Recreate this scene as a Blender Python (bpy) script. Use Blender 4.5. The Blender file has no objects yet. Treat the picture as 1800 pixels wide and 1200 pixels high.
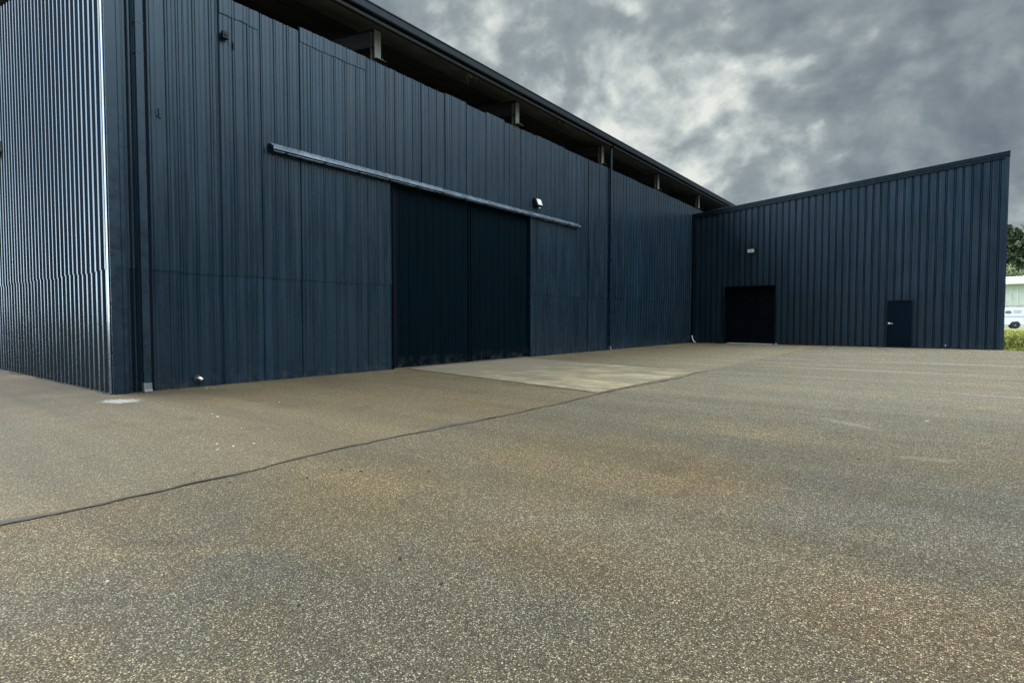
import bpy, bmesh, math, random
import numpy as np
from mathutils import Vector, Matrix, noise as mnoise
R = math.radians
random.seed(7); rng = np.random.default_rng(11)
S = bpy.context.scene
COL = S.collection

# ------------------------------------------------------------------ camera
cam = bpy.data.cameras.new('camera'); cam_o = bpy.data.objects.new('camera', cam); COL.objects.link(cam_o)
cam.sensor_width = 36.0; cam.lens = 984.6 / 1800 * 36; cam.clip_start = 0.05; cam.clip_end = 3000
cam_o.location = (0, 0, 1.3); cam_o.rotation_euler = (R(90 - 2.195), 0, R(37.43))
S.camera = cam_o

# ------------------------------------------------------------------ light: overcast sky, veiled low sun left-behind
SUN_EL, SUN_AZ = 42.0, math.atan2(-0.90, -0.44)      # azimuth clockwise from +Y: x = sin, y = cos
sun_dir = Vector((math.sin(SUN_AZ) * math.cos(R(SUN_EL)), math.cos(SUN_AZ) * math.cos(R(SUN_EL)), math.sin(R(SUN_EL))))
sl = bpy.data.lights.new('sun', 'SUN'); sl.energy = 1.6; sl.angle = R(35); sl.color = (1.0, 0.94, 0.85)
so = bpy.data.objects.new('sun', sl); COL.objects.link(so)
so.rotation_euler = sun_dir.to_track_quat('Z', 'Y').to_euler()
S.view_settings.view_transform = 'Standard'; S.view_settings.look = 'None'
S.cycles.use_denoising = True; S.cycles.denoising_prefilter = 'NONE'; S.cycles.sample_clamp_indirect = 3.0
S.view_settings.gamma = 1.0; S.view_settings.exposure = 0.0


class NT:
    """small helper for writing node trees"""
    def __init__(s, tree): s.t = tree; s.n = tree.nodes; s.l = tree.links
    def put(s, inp, v):
        if hasattr(v, 'is_linked') or isinstance(v, bpy.types.NodeSocket): s.l.new(v, inp)
        elif v is not None:
            if hasattr(inp.default_value, '__len__') and not isinstance(v, (int, float)):
                v = tuple(v) + ((1.0,) if len(inp.default_value) == 4 and len(v) == 3 else ())
            inp.default_value = v
    def math(s, op, a, b=None, c=None, clamp=False):
        n = s.n.new('ShaderNodeMath'); n.operation = op; n.use_clamp = clamp
        for i, v in enumerate((a, b, c)):
            if v is not None: s.put(n.inputs[i], v)
        return n.outputs[0]
    def vmath(s, op, a, b=None):
        n = s.n.new('ShaderNodeVectorMath'); n.operation = op
        s.put(n.inputs[0], a)
        if b is not None: s.put(n.inputs[1], b)
        return n.outputs['Value'] if op in ('DOT_PRODUCT', 'LENGTH') else n.outputs[0]
    def mapr(s, v, a, b, c=0.0, d=1.0, smooth=True):
        n = s.n.new('ShaderNodeMapRange'); n.interpolation_type = 'SMOOTHSTEP' if smooth else 'LINEAR'
        for i, x in enumerate((v, a, b, c, d)): s.put(n.inputs[i], x)
        return n.outputs[0]
    def noise(s, vec, scale, detail=4, rough=0.5, dist=0.0, dims='3D', color=False):
        n = s.n.new('ShaderNodeTexNoise'); n.noise_dimensions = dims
        s.put(n.inputs['Vector'], vec); n.inputs['Scale'].default_value = scale
        n.inputs['Detail'].default_value = detail; n.inputs['Roughness'].default_value = rough
        n.inputs['Distortion'].default_value = dist
        return n.outputs[1 if color else 0]
    def ramp(s, fac, stops, interp='LINEAR'):
        n = s.n.new('ShaderNodeValToRGB'); n.color_ramp.interpolation = interp
        e = n.color_ramp.elements
        while len(e) < len(stops): e.new(0.5)
        for el, (p, c) in zip(e, stops):
            el.position = p; el.color = (c, c, c, 1) if isinstance(c, (int, float)) else (*c, 1)
        s.put(n.inputs[0], fac); return n.outputs[0]
    def mix(s, fac, a, b, mode='MIX'):
        n = s.n.new('ShaderNodeMix'); n.data_type = 'RGBA'; n.blend_type = mode; n.clamp_factor = True
        s.put(n.inputs[0], fac); s.put(n.inputs[6], a); s.put(n.inputs[7], b); return n.outputs[2]
    def sep(s, v):
        n = s.n.new('ShaderNodeSeparateXYZ'); s.put(n.inputs[0], v); return n.outputs
    def comb(s, x=0.0, y=0.0, z=0.0):
        n = s.n.new('ShaderNodeCombineXYZ')
        for i, v in enumerate((x, y, z)): s.put(n.inputs[i], v)
        return n.outputs[0]
    def bump(s, h, strength, dist, normal=None):
        n = s.n.new('ShaderNodeBump'); s.put(n.inputs['Height'], h)
        n.inputs['Strength'].default_value = strength; n.inputs['Distance'].default_value = dist
        if normal is not None: s.l.new(normal, n.inputs['Normal'])
        return n.outputs[0]


W = bpy.data.worlds.new('World'); S.world = W; W.use_nodes = True
w = NT(W.node_tree); w.n.clear()
sky = w.n.new('ShaderNodeTexSky'); sky.sky_type = 'NISHITA'; sky.sun_disc = False
sky.sun_elevation = R(SUN_EL); sky.sun_rotation = SUN_AZ
tc = w.n.new('ShaderNodeTexCoord').outputs['Generated']
dx, dy, dz = w.sep(tc)
zc = w.math('ADD', w.math('MAXIMUM', dz, 0.0), 0.70)
cp = w.comb(w.math('DIVIDE', dx, zc), w.math('DIVIDE', dy, zc), 0.0)      # clouds on a flat layer overhead
warp = w.noise(cp, 3.2, 2, 0.5, color=True)
cpw = w.vmath('ADD', cp, w.vmath('MULTIPLY', warp, (0.11, 0.11, 0.0)))
big = w.noise(w.vmath('ADD', cpw, (2.7, 0.4, 0)), 2.4, 3, 0.5)
mid = w.noise(w.vmath('ADD', cpw, (7.3, 2.1, 0)), 9.5, 4, 0.55)
puff = w.n.new('ShaderNodeTexVoronoi'); puff.feature = 'SMOOTH_F1'; puff.inputs['Scale'].default_value = 16.0
puff.inputs['Smoothness'].default_value = 0.9; puff.inputs['Detail'].default_value = 1.0; puff.inputs['Roughness'].default_value = 0.5
w.put(puff.inputs['Vector'], w.vmath('ADD', cpw, w.vmath('MULTIPLY', w.noise(cp, 11.0, 4, 0.6, color=True), (0.08, 0.08, 0.0))))
cell = w.math('SUBTRACT', 0.80, puff.outputs['Distance'])
fine = w.noise(w.vmath('ADD', cpw, (1.3, 9.1, 0)), 30.0, 6, 0.62)
cl = w.math('ADD', w.math('ADD', w.math('MULTIPLY', big, 0.26), w.math('MULTIPLY', mid, 0.38)), w.math('ADD', w.math('MULTIPLY', fine, 0.22), w.math('MULTIPLY', cell, 0.26)))
cl = w.math('MULTIPLY_ADD', cl, 1.12, -0.042)
# thinner cloud over the end of the warehouse roof, thicker towards the right
def lobe(v, lo, hi): return w.mapr(w.vmath('DOT_PRODUCT', tc, Vector(v).normalized()), math.cos(R(lo)), math.cos(R(hi)))
cl = w.math('ADD', cl, w.math('MULTIPLY', lobe((-0.36, 0.90, 0.18), 22, 3), 0.165))
cl = w.math('ADD', cl, w.math('MULTIPLY', lobe((-0.54, 0.74, 0.42), 26, 2), 0.075))
cl = w.math('SUBTRACT', cl, w.math('MULTIPLY', lobe((0.05, 0.93, 0.36), 26, 4), 0.045))
cl = w.math('ADD', cl, w.math('MULTIPLY', w.mapr(dz, 0.24, 0.06), 0.10))       # paler towards the horizon
ccol = w.ramp(cl, [(0.26, (0.155, 0.186, 0.216)), (0.42, (0.220, 0.260, 0.288)), (0.54, (0.315, 0.362, 0.378)),
                   (0.64, (0.52, 0.575, 0.565)), (0.75, (0.84, 0.86, 0.80))])
# an overcast sky is about three times brighter overhead, and brightest where the sun stands behind it
gain = w.mapr(dz, 0.46, 0.88, 1.0, 3.6)
ccol = w.mix(1.0, ccol, w.comb(gain, gain, gain), 'MULTIPLY')
ccol = w.mix(1.0, ccol, w.mix(lobe((-0.86, -0.50, 0.30), 46, 20), (1, 1, 1), (16.5, 17.6, 19.6)), 'MULTIPLY')
# bright sky added out of view on the right for the front wall's reflections
sky_fill = w.math('MULTIPLY', lobe((0.86, 0.18, 0.48), 52, 22), w.mapr(dz, 0.20, 0.42))
ccol = w.mix(1.0, ccol, w.mix(sky_fill, (1, 1, 1), (8.8, 8.8, 8.9)), 'MULTIPLY')
ccol = w.mix(1.0, ccol, (10.0, 10.0, 10.0), 'MULTIPLY')          # the background strength below is 0.1
skyc = w.mix(0.94, sky.outputs[0], ccol)
bg = w.n.new('ShaderNodeBackground'); bg.inputs['Strength'].default_value = 0.1
w.l.new(skyc, bg.inputs['Color'])
wo = w.n.new('ShaderNodeOutputWorld'); w.l.new(bg.outputs[0], wo.inputs['Surface'])

# ------------------------------------------------------------------ materials
def new_mat(name):
    m = bpy.data.materials.new(name); m.use_nodes = True
    t = NT(m.node_tree); b = t.n['Principled BSDF']
    pos = t.n.new('ShaderNodeNewGeometry').outputs['Position']
    return m, t, b, pos

def plain(name, col, rough=0.5, metal=0.0, var=0.12, scale=6.0, spec=0.5):
    m, t, b, pos = new_mat(name)
    n = t.noise(pos, scale, 4, 0.6)
    f = t.mapr(n, 0.3, 0.7, 1 - var, 1 + var)
    t.put(b.inputs['Base Color'], t.mix(1.0, col, t.comb(f, f, f), 'MULTIPLY'))
    t.put(b.inputs['Roughness'], t.mapr(n, 0.3, 0.7, max(0.03, rough - 0.06), min(1, rough + 0.08)))
    b.inputs['Metallic'].default_value = metal
    b.inputs['Specular IOR Level'].default_value = spec
    return m

def paint(name, col, axis, rough=0.27, pan=0.92, var=0.10, seam=2.2, peel=0.10):
    """sprayed sheet metal: each sheet a little different, run-down streaks, dented skin, dust at the foot"""
    m, t, b, pos = new_mat(name)
    x, y, z = t.sep(pos)
    s = y if axis == 'y' else x
    tier = t.math('MULTIPLY', t.math('GREATER_THAN', z, seam), 17.0)
    wn = t.n.new('ShaderNodeTexWhiteNoise'); wn.noise_dimensions = '1D'
    t.put(wn.inputs['W'], t.math('ADD', t.math('FLOOR', t.math('DIVIDE', s, pan)), tier))
    f1 = t.mapr(wn.outputs['Value'], 0, 1, 1 - var, 1 + var, False)
    streak = t.noise(t.comb(t.math('MULTIPLY', s, 9.0), t.math('MULTIPLY', z, 0.35), 0.0), 1.0, 5, 0.6)
    f2 = t.mapr(streak, 0.3, 0.7, 0.84, 1.18)
    blot = t.noise(pos, 0.7, 5, 0.6)
    f3 = t.mapr(blot, 0.3, 0.7, 0.88, 1.12)
    f = t.math('MULTIPLY', t.math('MULTIPLY', f1, f2), f3)
    c = t.mix(1.0, col, t.comb(f, f, f), 'MULTIPLY')
    # chalking of the paint: greyer in blotches
    chalk = t.math('MULTIPLY', t.mapr(t.noise(t.comb(t.math('MULTIPLY', s, 2.2), t.math('MULTIPLY', z, 0.5), 3.0), 1.0, 6, 0.65), 0.5, 0.78), 0.30)
    c = t.mix(chalk, c, (col[0] * 2.0, col[1] * 1.65, col[2] * 1.45))
    # splashed dust near the pavement
    dn = t.noise(t.comb(t.math('MULTIPLY', s, 4.0), t.math('MULTIPLY', z, 5.0), 0.0), 1.0, 6, 0.7)
    dust = t.math('MULTIPLY', t.mapr(z, 0.42, 0.0), t.mapr(dn, 0.42, 0.75))
    c = t.mix(t.math('MULTIPLY', dust, 0.35), c, (0.10, 0.09, 0.075))
    t.put(b.inputs['Base Color'], c)
    t.put(b.inputs['Roughness'], t.math('ADD', t.mapr(streak, 0.3, 0.7, rough - 0.07, rough + 0.09), t.math('MULTIPLY', chalk, 0.3)))
    dent = t.noise(t.comb(t.math('MULTIPLY', s, 2.4), t.math('MULTIPLY', z, 0.9), 0.0), 1.0, 3, 0.5)
    orange = t.noise(pos, 55.0, 2, 0.5)
    nb = t.bump(dent, 0.55, 0.012)
    t.put(b.inputs['Normal'], t.bump(orange, peel, 0.002, nb))
    return m

def gloss(m, level, tint=(0.70, 0.87, 1.0)):
    b = m.node_tree.nodes['Principled BSDF']; b.inputs['Specular IOR Level'].default_value = level; b.inputs['Specular Tint'].default_value = (*tint, 1)
NAVY = (0.0036, 0.0130, 0.0240)
M_front = paint('navy_front_sheet', NAVY, 'y', var=0.22)
M_end = paint('navy_end_sheet', NAVY, 'x', rough=0.20, peel=0.0)
gloss(M_front, 0.60); gloss(M_end, 1.0, (0.74, 0.87, 1.0))
M_wing = paint('navy_wing_sheet', (0.0058, 0.0160, 0.0290), 'x', rough=0.36, seam=2.5); gloss(M_wing, 0.5, (0.80, 0.92, 1.0))
M_door = paint('dark_door_sheet', (0.0005, 0.0032, 0.0058), 'y', rough=0.50, seam=99)
gloss(M_door, 0.05, (0.4, 0.8, 1.0))
M_trim = plain('navy_trim', (0.0040, 0.0130, 0.0240), 0.30); gloss(M_trim, 0.6)
M_trimd = plain('dark_trim', (0.0018, 0.005, 0.009), 0.35); gloss(M_trimd, 0.4)
M_gutter = plain('gutter_paint', (0.004, 0.007, 0.010), 0.45); gloss(M_gutter, 0.25)
M_edge = plain('roof_edge_metal', (0.045, 0.048, 0.045), 0.5, spec=0.3)
M_track = plain('weathered_track', (0.21, 0.25, 0.30), 0.26, 0.6, 0.25, 3.0)
M_black = plain('black_gap_shade', (0.002, 0.003, 0.005), 0.7, spec=0.08)
M_steelgrey = plain('grey_primer_steel', (0.13, 0.135, 0.12), 0.55, 0.0, 0.25, 5.0)
M_steeldark = plain('dark_primer_steel', (0.012, 0.012, 0.012), 0.6)
M_vinyl = plain('vinyl_roof_lining', (0.15, 0.155, 0.15), 0.6, 0.0, 0.25, 1.4)
M_roof = plain('roof_sheet', (0.10, 0.11, 0.11), 0.45, 0.3)
M_galv = plain('galvanised_metal', (0.26, 0.265, 0.265), 0.38, 0.6, 0.15, 30)
M_shoe = plain('weathered_zinc', (0.10, 0.103, 0.105), 0.6)
M_white = plain('white_enamel', (0.78, 0.79, 0.80), 0.3)
M_lens = plain('frosted_lens', (0.70, 0.73, 0.75), 0.16)
M_lampbody = plain('lamp_casting', (0.006, 0.007, 0.010), 0.45, spec=0.3)
M_chrome = plain('satin_chrome', (0.75, 0.75, 0.74), 0.22, 0.9)
M_roller = plain('roller_curtain', (0.0030, 0.0038, 0.0075), 0.30); gloss(M_roller, 0.25, (0.5, 0.7, 1.0))
M_concsill = plain('concrete_sill', (0.55, 0.54, 0.50), 0.8)
M_flatdoor = plain('flat_door_paint', (0.0008, 0.0050, 0.0105), 0.42); gloss(M_flatdoor, 0.10)
M_vanwhite = plain('van_white', (0.74, 0.77, 0.82), 0.18, 0, 0.04, 2)
M_rubber = plain('rubber', (0.012, 0.012, 0.012), 0.75)
M_glass = plain('dark_glass', (0.012, 0.015, 0.018), 0.06)
M_red = plain('tail_lens', (0.30, 0.012, 0.01), 0.2)
M_grey = plain('van_grey_graphic', (0.12, 0.14, 0.17), 0.4)
M_shedwall = plain('pale_shed_sheet', (0.50, 0.54, 0.49), 0.45, 0, 0.06, 1.5)
M_shedroof = plain('white_shed_roof', (0.78, 0.79, 0.79), 0.4, 0, 0.06, 1.5)
M_stone = plain('pale_stone', (0.40, 0.37, 0.31), 0.8, 0, 0.2, 40)
M_darkstone = plain('dark_crumb', (0.025, 0.022, 0.020), 0.85, 0, 0.2, 40)
M_leafdry = plain('dry_leaf', (0.06, 0.045, 0.03), 0.8, 0, 0.2, 40)
M_bark = plain('bark', (0.07, 0.055, 0.04), 0.9, 0, 0.3, 8)

def asphalt(name, coarse):
    m, t, b, pos = new_mat(name)
    x, y, z = t.sep(pos)
    p2 = t.comb(x, y, 0.0)
    def vor(scale, off, rnd=1.0):
        n = t.n.new('ShaderNodeTexVoronoi'); n.voronoi_dimensions = '2D'
        t.put(n.inputs['Vector'], t.vmath('ADD', p2, (off, off * 0.7, 0))); n.inputs['Scale'].default_value = scale
        return n
    va, vb = vor(132.0, 0.0), vor(235.0, 3.1)
    ra = t.sep(va.outputs['Color'])[0]; rb = t.sep(vb.outputs['Color'])[1]
    ca = t.ramp(ra, [(0.0, (0.030, 0.026, 0.020)), (0.28, (0.085, 0.074, 0.056)), (0.58, (0.185, 0.163, 0.126)), (0.78, (0.31, 0.275, 0.215)),
                     (0.92, (0.58, 0.57, 0.53)), (1.0, (0.92, 0.92, 0.90))])
    cb = t.ramp(rb, [(0.0, (0.045, 0.039, 0.031)), (0.45, (0.140, 0.124, 0.098)), (0.87, (0.28, 0.25, 0.205)), (1.0, (0.62, 0.60, 0.54))])
    binder = t.mapr(va.outputs['Distance'], 0.30, 0.52)       # dark bitumen between the chips
    ca = t.mix(t.math('MULTIPLY', binder, 0.88), ca, (0.036, 0.031, 0.024))
    c = t.mix(0.30 if coarse else 0.58, ca, cb)
    # now and then a larger stone
    vc = vor(64.0, 8.7); rc = t.sep(vc.outputs['Color'])
    bigs = t.math('MULTIPLY', t.math('GREATER_THAN', rc[0], 0.90), t.mapr(vc.outputs['Distance'], 0.36, 0.24))
    c = t.mix(t.math('MULTIPLY', bigs, 0.85), c, t.ramp(rc[1], [(0.0, (0.10, 0.085, 0.065)), (0.5, (0.30, 0.26, 0.20)), (1.0, (0.80, 0.74, 0.62))]))
    # wear and stains: warm ochre, rust, cool grey and dark patches
    n1 = t.noise(p2, 0.33, 5, 0.55, 0.6); n2 = t.noise(t.vmath('ADD', p2, (31, 7, 0)), 0.55, 5, 0.6, 0.8)
    n3 = t.noise(t.vmath('ADD', p2, (5, 63, 0)), 0.22, 4, 0.5, 0.5); n4 = t.noise(t.vmath('ADD', p2, (17, 40, 0)), 1.6, 5, 0.65, 0.4)
    if coarse:
        c = t.mix(t.mapr(n1, 0.50, 0.68), c, t.mix(1.0, c, (1.05, 1.01, 0.90), 'MULTIPLY'))
        c = t.mix(t.mapr(n2, 0.54, 0.70), c, t.mix(1.0, c, (1.04, 0.97, 0.91), 'MULTIPLY'))
        c = t.mix(t.mapr(n3, 0.48, 0.62), c, t.mix(1.0, c, (0.92, 0.96, 1.02), 'MULTIPLY'))
        c = t.mix(t.mapr(n4, 0.55, 0.75), c, t.mix(1.0, c, (0.80, 0.80, 0.82), 'MULTIPLY'))
        # big stains: ochre through the middle, cool grey to the lower left and right, rust at the lower right
        en = t.math('MULTIPLY', t.math('SUBTRACT', t.noise(p2, 1.7, 6, 0.62, 0.5), 0.5), 1.7)
        for (mx, my, rx, ry, tint, amt) in ((-2.5, 4.6, 1.5, 1.3, (1.10, 1.01, 0.83), 0.9), (-3.4, 2.7, 1.0, 0.8, (1.09, 1.01, 0.82), 0.8), (-1.6, 2.6, 0.7, 0.35, (1.10, 0.98, 0.82), 0.6), (-2.75, 1.45, 0.42, 0.30, (0.80, 0.89, 1.06), 0.9), (-2.75, 0.95, 0.55, 0.28, (0.82, 0.90, 1.05), 0.8),
                                            (0.2, 4.7, 1.5, 1.2, (0.86, 0.96, 1.16), 0.9), (-1.2, 5.9, 0.9, 0.7, (0.88, 0.96, 1.10), 0.8), (-0.1, 2.9, 0.6, 0.45, (1.07, 0.95, 0.85), 0.8), (-1.3, 2.0, 0.25, 0.2, (0.82, 0.90, 0.98), 0.6), (-2.1, 6.8, 1.4, 0.6, (1.16, 1.12, 1.02), 0.7)):
            u, v = t.math('DIVIDE', t.math('SUBTRACT', x, mx), rx), t.math('DIVIDE', t.math('SUBTRACT', y, my), ry)
            d = t.math('ADD', t.math('SQRT', t.math('ADD', t.math('MULTIPLY', u, u), t.math('MULTIPLY', v, v))), en)
            c = t.mix(t.math('MULTIPLY', t.mapr(d, 1.25, 0.45), amt), c, t.mix(1.0, c, tint, 'MULTIPLY'))
        # faint curved tyre tracks where cars swing round in front of the door
        for (ax, ay, ar, amt) in [(-6.58, 5.01, 4.92, 0.55), (-52.28, 35.47, 58.29, 0.5), (-5.56, 5.06, 4.35, 0.4)]:
            ox, oy = t.math('SUBTRACT', x, ax), t.math('SUBTRACT', y, ay)
            d = t.math('ABSOLUTE', t.math('SUBTRACT', t.math('SQRT', t.math('ADD', t.math('MULTIPLY', ox, ox), t.math('MULTIPLY', oy, oy))), ar))
            f = t.math('MULTIPLY', t.mapr(d, 0.13, 0.03), t.mapr(t.noise(p2, 1.3, 5, 0.65), 0.38, 0.62))
            c = t.mix(t.math('MULTIPLY', f, amt), c, t.mix(1.0, c, (1.26, 1.22, 1.12), 'MULTIPLY'))
        far = t.math('MULTIPLY', t.mapr(y, 5.0, 12.0), 0.75)              # greyer and brighter towards the end of the yard
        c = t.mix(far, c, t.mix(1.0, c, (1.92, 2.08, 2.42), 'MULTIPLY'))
    else:
        c = t.mix(1.0, c, (0.95, 0.91, 0.83), 'MULTIPLY')
        c = t.mix(t.mapr(n2, 0.50, 0.68), c, t.mix(1.0, c, (1.06, 0.98, 0.88), 'MULTIPLY'))
        c = t.mix(t.mapr(n4, 0.52, 0.75), c, t.mix(1.0, c, (0.78, 0.78, 0.78), 'MULTIPLY'))
        grey = t.mapr(y, 4.5, 1.5)
        c = t.mix(t.math('MULTIPLY', grey, 0.6), c, t.mix(1.0, c, (1.05, 1.12, 1.25), 'MULTIPLY'))
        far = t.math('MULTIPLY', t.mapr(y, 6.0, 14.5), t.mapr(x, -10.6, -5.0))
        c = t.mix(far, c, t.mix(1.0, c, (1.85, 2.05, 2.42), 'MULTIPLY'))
        wall_brown = t.math('MULTIPLY', t.mapr(x, -8.5, -11.4), t.mapr(n1, 0.35, 0.6))      # darker brown patches towards the wall
        c = t.mix(t.math('MULTIPLY', wall_brown, 0.6), c, (0.085, 0.070, 0.055))
    c = t.mix(1.0, c, (0.72, 0.605, 0.425), 'MULTIPLY')
    # tyre-worn streaks across the yard (long in X)
    st = t.noise(t.comb(t.math('MULTIPLY', x, 0.16), t.math('MULTIPLY', y, 1.5), 4.0), 1.0, 6, 0.62, 0.5)
    sf = t.mapr(st, 0.3, 0.72, 0.87, 1.13)
    c = t.mix(1.0, c, t.comb(sf, sf, sf), 'MULTIPLY')
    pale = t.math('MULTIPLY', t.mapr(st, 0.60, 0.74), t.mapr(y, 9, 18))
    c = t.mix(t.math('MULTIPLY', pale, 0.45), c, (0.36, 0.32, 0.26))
    # pale marks of their own: a dried puddle by the downspout, a long scrape and some dust out in the yard
    edge_n = t.math('MULTIPLY', t.math('SUBTRACT', t.noise(p2, 9.0, 6, 0.7), 0.5), 2.6)
    for (mx, my, rot, rx, ry, amt, want) in ((-10.42, 3.27, 25, 0.34, 0.24, 0.50, False), (-0.86, 8.10, -36, 0.46, 0.10, 0.22, True), (-0.06, 6.5, 15, 0.30, 0.10, 0.16, True), (1.2, 12.5, -8, 1.6, 0.12, 0.35, True), (-1.5, 17.0, 4, 3.0, 0.25, 0.30, True), (0.5, 21.0, -3, 2.6, 0.3, 0.35, True)):
        if want != coarse: continue
        ox, oy = t.math('SUBTRACT', x, mx), t.math('SUBTRACT', y, my); ca_, sa_ = math.cos(R(rot)), math.sin(R(rot))
        u = t.math('DIVIDE', t.math('ADD', t.math('MULTIPLY', ox, ca_), t.math('MULTIPLY', oy, sa_)), rx)
        v = t.math('DIVIDE', t.math('SUBTRACT', t.math('MULTIPLY', oy, ca_), t.math('MULTIPLY', ox, sa_)), ry)
        d = t.math('ADD', t.math('SQRT', t.math('ADD', t.math('MULTIPLY', u, u), t.math('MULTIPLY', v, v))), edge_n)
        c = t.mix(t.math('MULTIPLY', t.mapr(d, 1.1, 0.55), amt), c, (0.44, 0.43, 0.40) if not want else (0.36, 0.33, 0.27))
    t.put(b.inputs['Base Color'], c)
    b.inputs['Roughness'].default_value = 0.85; b.inputs['Specular IOR Level'].default_value = 0.3
    h = t.math('ADD', t.math('MULTIPLY', t.math('SUBTRACT', 1.0, binder), 0.7), t.math('MULTIPLY', rb, 0.5))
    h = t.math('ADD', h, t.math('MULTIPLY', ra, 0.6))
    nb = t.bump(t.noise(p2, 2.2, 4, 0.5), 0.4, 0.03)
    t.put(b.inputs['Normal'], t.bump(h, 0.75 if coarse else 0.5, 0.006, nb))
    return m
M_coarse = asphalt('coarse_asphalt', True); M_fine = asphalt('fine_asphalt', False)

def concrete():
    m, t, b, pos = new_mat('worn_concrete')
    x, y, z = t.sep(pos)
    n1 = t.noise(pos, 1.2, 7, 0.65, 0.4); n2 = t.noise(pos, 60, 3, 0.6)
    st = t.noise(t.comb(t.math('MULTIPLY', x, 0.5), t.math('MULTIPLY', y, 3.0), 0.0), 1.0, 6, 0.65, 0.6)
    c = t.ramp(n1, [(0.3, (0.165, 0.125, 0.070)), (0.5, (0.275, 0.215, 0.125)), (0.7, (0.41, 0.33, 0.21))])
    f = t.math('MULTIPLY', t.mapr(n2, 0.3, 0.7, 0.85, 1.15), t.mapr(st, 0.3, 0.7, 0.72, 1.22))
    c = t.mix(1.0, c, t.comb(f, f, f), 'MULTIPLY')
    c = t.mix(t.math('MULTIPLY', t.mapr(t.math('ADD', x, t.math('MULTIPLY', n1, 3.0)), -4.2, -8.6), 0.85), c, (0.150, 0.122, 0.080))      # dirtier by the door
    grime = t.noise(t.comb(t.math('MULTIPLY', x, 0.9), t.math('MULTIPLY', y, 2.2), 7.0), 1.0, 7, 0.7, 0.8)
    c = t.mix(t.math('MULTIPLY', t.mapr(grime, 0.46, 0.66), 0.65), c, (0.135, 0.112, 0.076))
    rim = t.mapr(t.math('ADD', t.math('ABSOLUTE', t.math('SUBTRACT', y, t.math('MULTIPLY_ADD', x, -0.19, 10.55))), t.math('MULTIPLY', grime, 1.6)), 3.05, 3.75)
    c = t.mix(t.math('MULTIPLY', rim, 0.6), c, (0.15, 0.125, 0.088))
    t.put(b.inputs['Base Color'], c); b.inputs['Roughness'].default_value = 0.85
    t.put(b.inputs['Normal'], t.bump(t.math('ADD', n2, st), 0.4, 0.006))
    return m
M_conc = concrete()

def rough_ground(name, stops, scale, rough=0.95):
    m, t, b, pos = new_mat(name)
    n1 = t.noise(pos, scale, 7, 0.65, 0.3); n2 = t.noise(pos, scale * 18, 3, 0.6)
    c = t.ramp(t.math('ADD', t.math('MULTIPLY', n1, 0.65), t.math('MULTIPLY', n2, 0.35)), stops)
    t.put(b.inputs['Base Color'], c); b.inputs['Roughness'].default_value = rough; b.inputs['Specular IOR Level'].default_value = 0.15
    t.put(b.inputs['Normal'], t.bump(n2, 0.6, 0.03)); return m
M_earth = rough_ground('earth', [(0.3, (0.05, 0.06, 0.025)), (0.7, (0.11, 0.12, 0.05))], 0.2)
M_grass = rough_ground('lawn', [(0.32, (0.12, 0.14, 0.03)), (0.5, (0.24, 0.25, 0.06)), (0.68, (0.40, 0.36, 0.13))], 0.9)
M_crack = rough_ground('crack_filler', [(0.3, (0.014, 0.012, 0.010)), (0.7, (0.045, 0.039, 0.032))], 3.0, 0.8)
M_seal = rough_ground('sealed_joint', [(0.3, (0.080, 0.068, 0.052)), (0.5, (0.100, 0.084, 0.062)), (0.7, (0.135, 0.115, 0.086))], 9.0, 0.85)
M_scuff = rough_ground('pale_scuff', [(0.3, (0.24, 0.215, 0.17)), (0.7, (0.38, 0.35, 0.29))], 9.0)
M_drive = rough_ground('pale_drive', [(0.3, (0.42, 0.40, 0.35)), (0.7, (0.58, 0.55, 0.48))], 1.0)

def leafmat(name, a, bcol):
    m, t, b, pos = new_mat(name)
    n = t.noise(pos, 1.3, 4, 0.6)
    c = t.ramp(n, [(0.32, a), (0.68, bcol)])
    t.put(b.inputs['Base Color'], c); b.inputs['Roughness'].default_value = 0.6
    return m
M_leafdark = leafmat('dark_leaf', (0.012, 0.026, 0.008), (0.052, 0.072, 0.020))
M_leaflight = leafmat('light_leaf', (0.10, 0.14, 0.045), (0.22, 0.25, 0.10))

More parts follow.
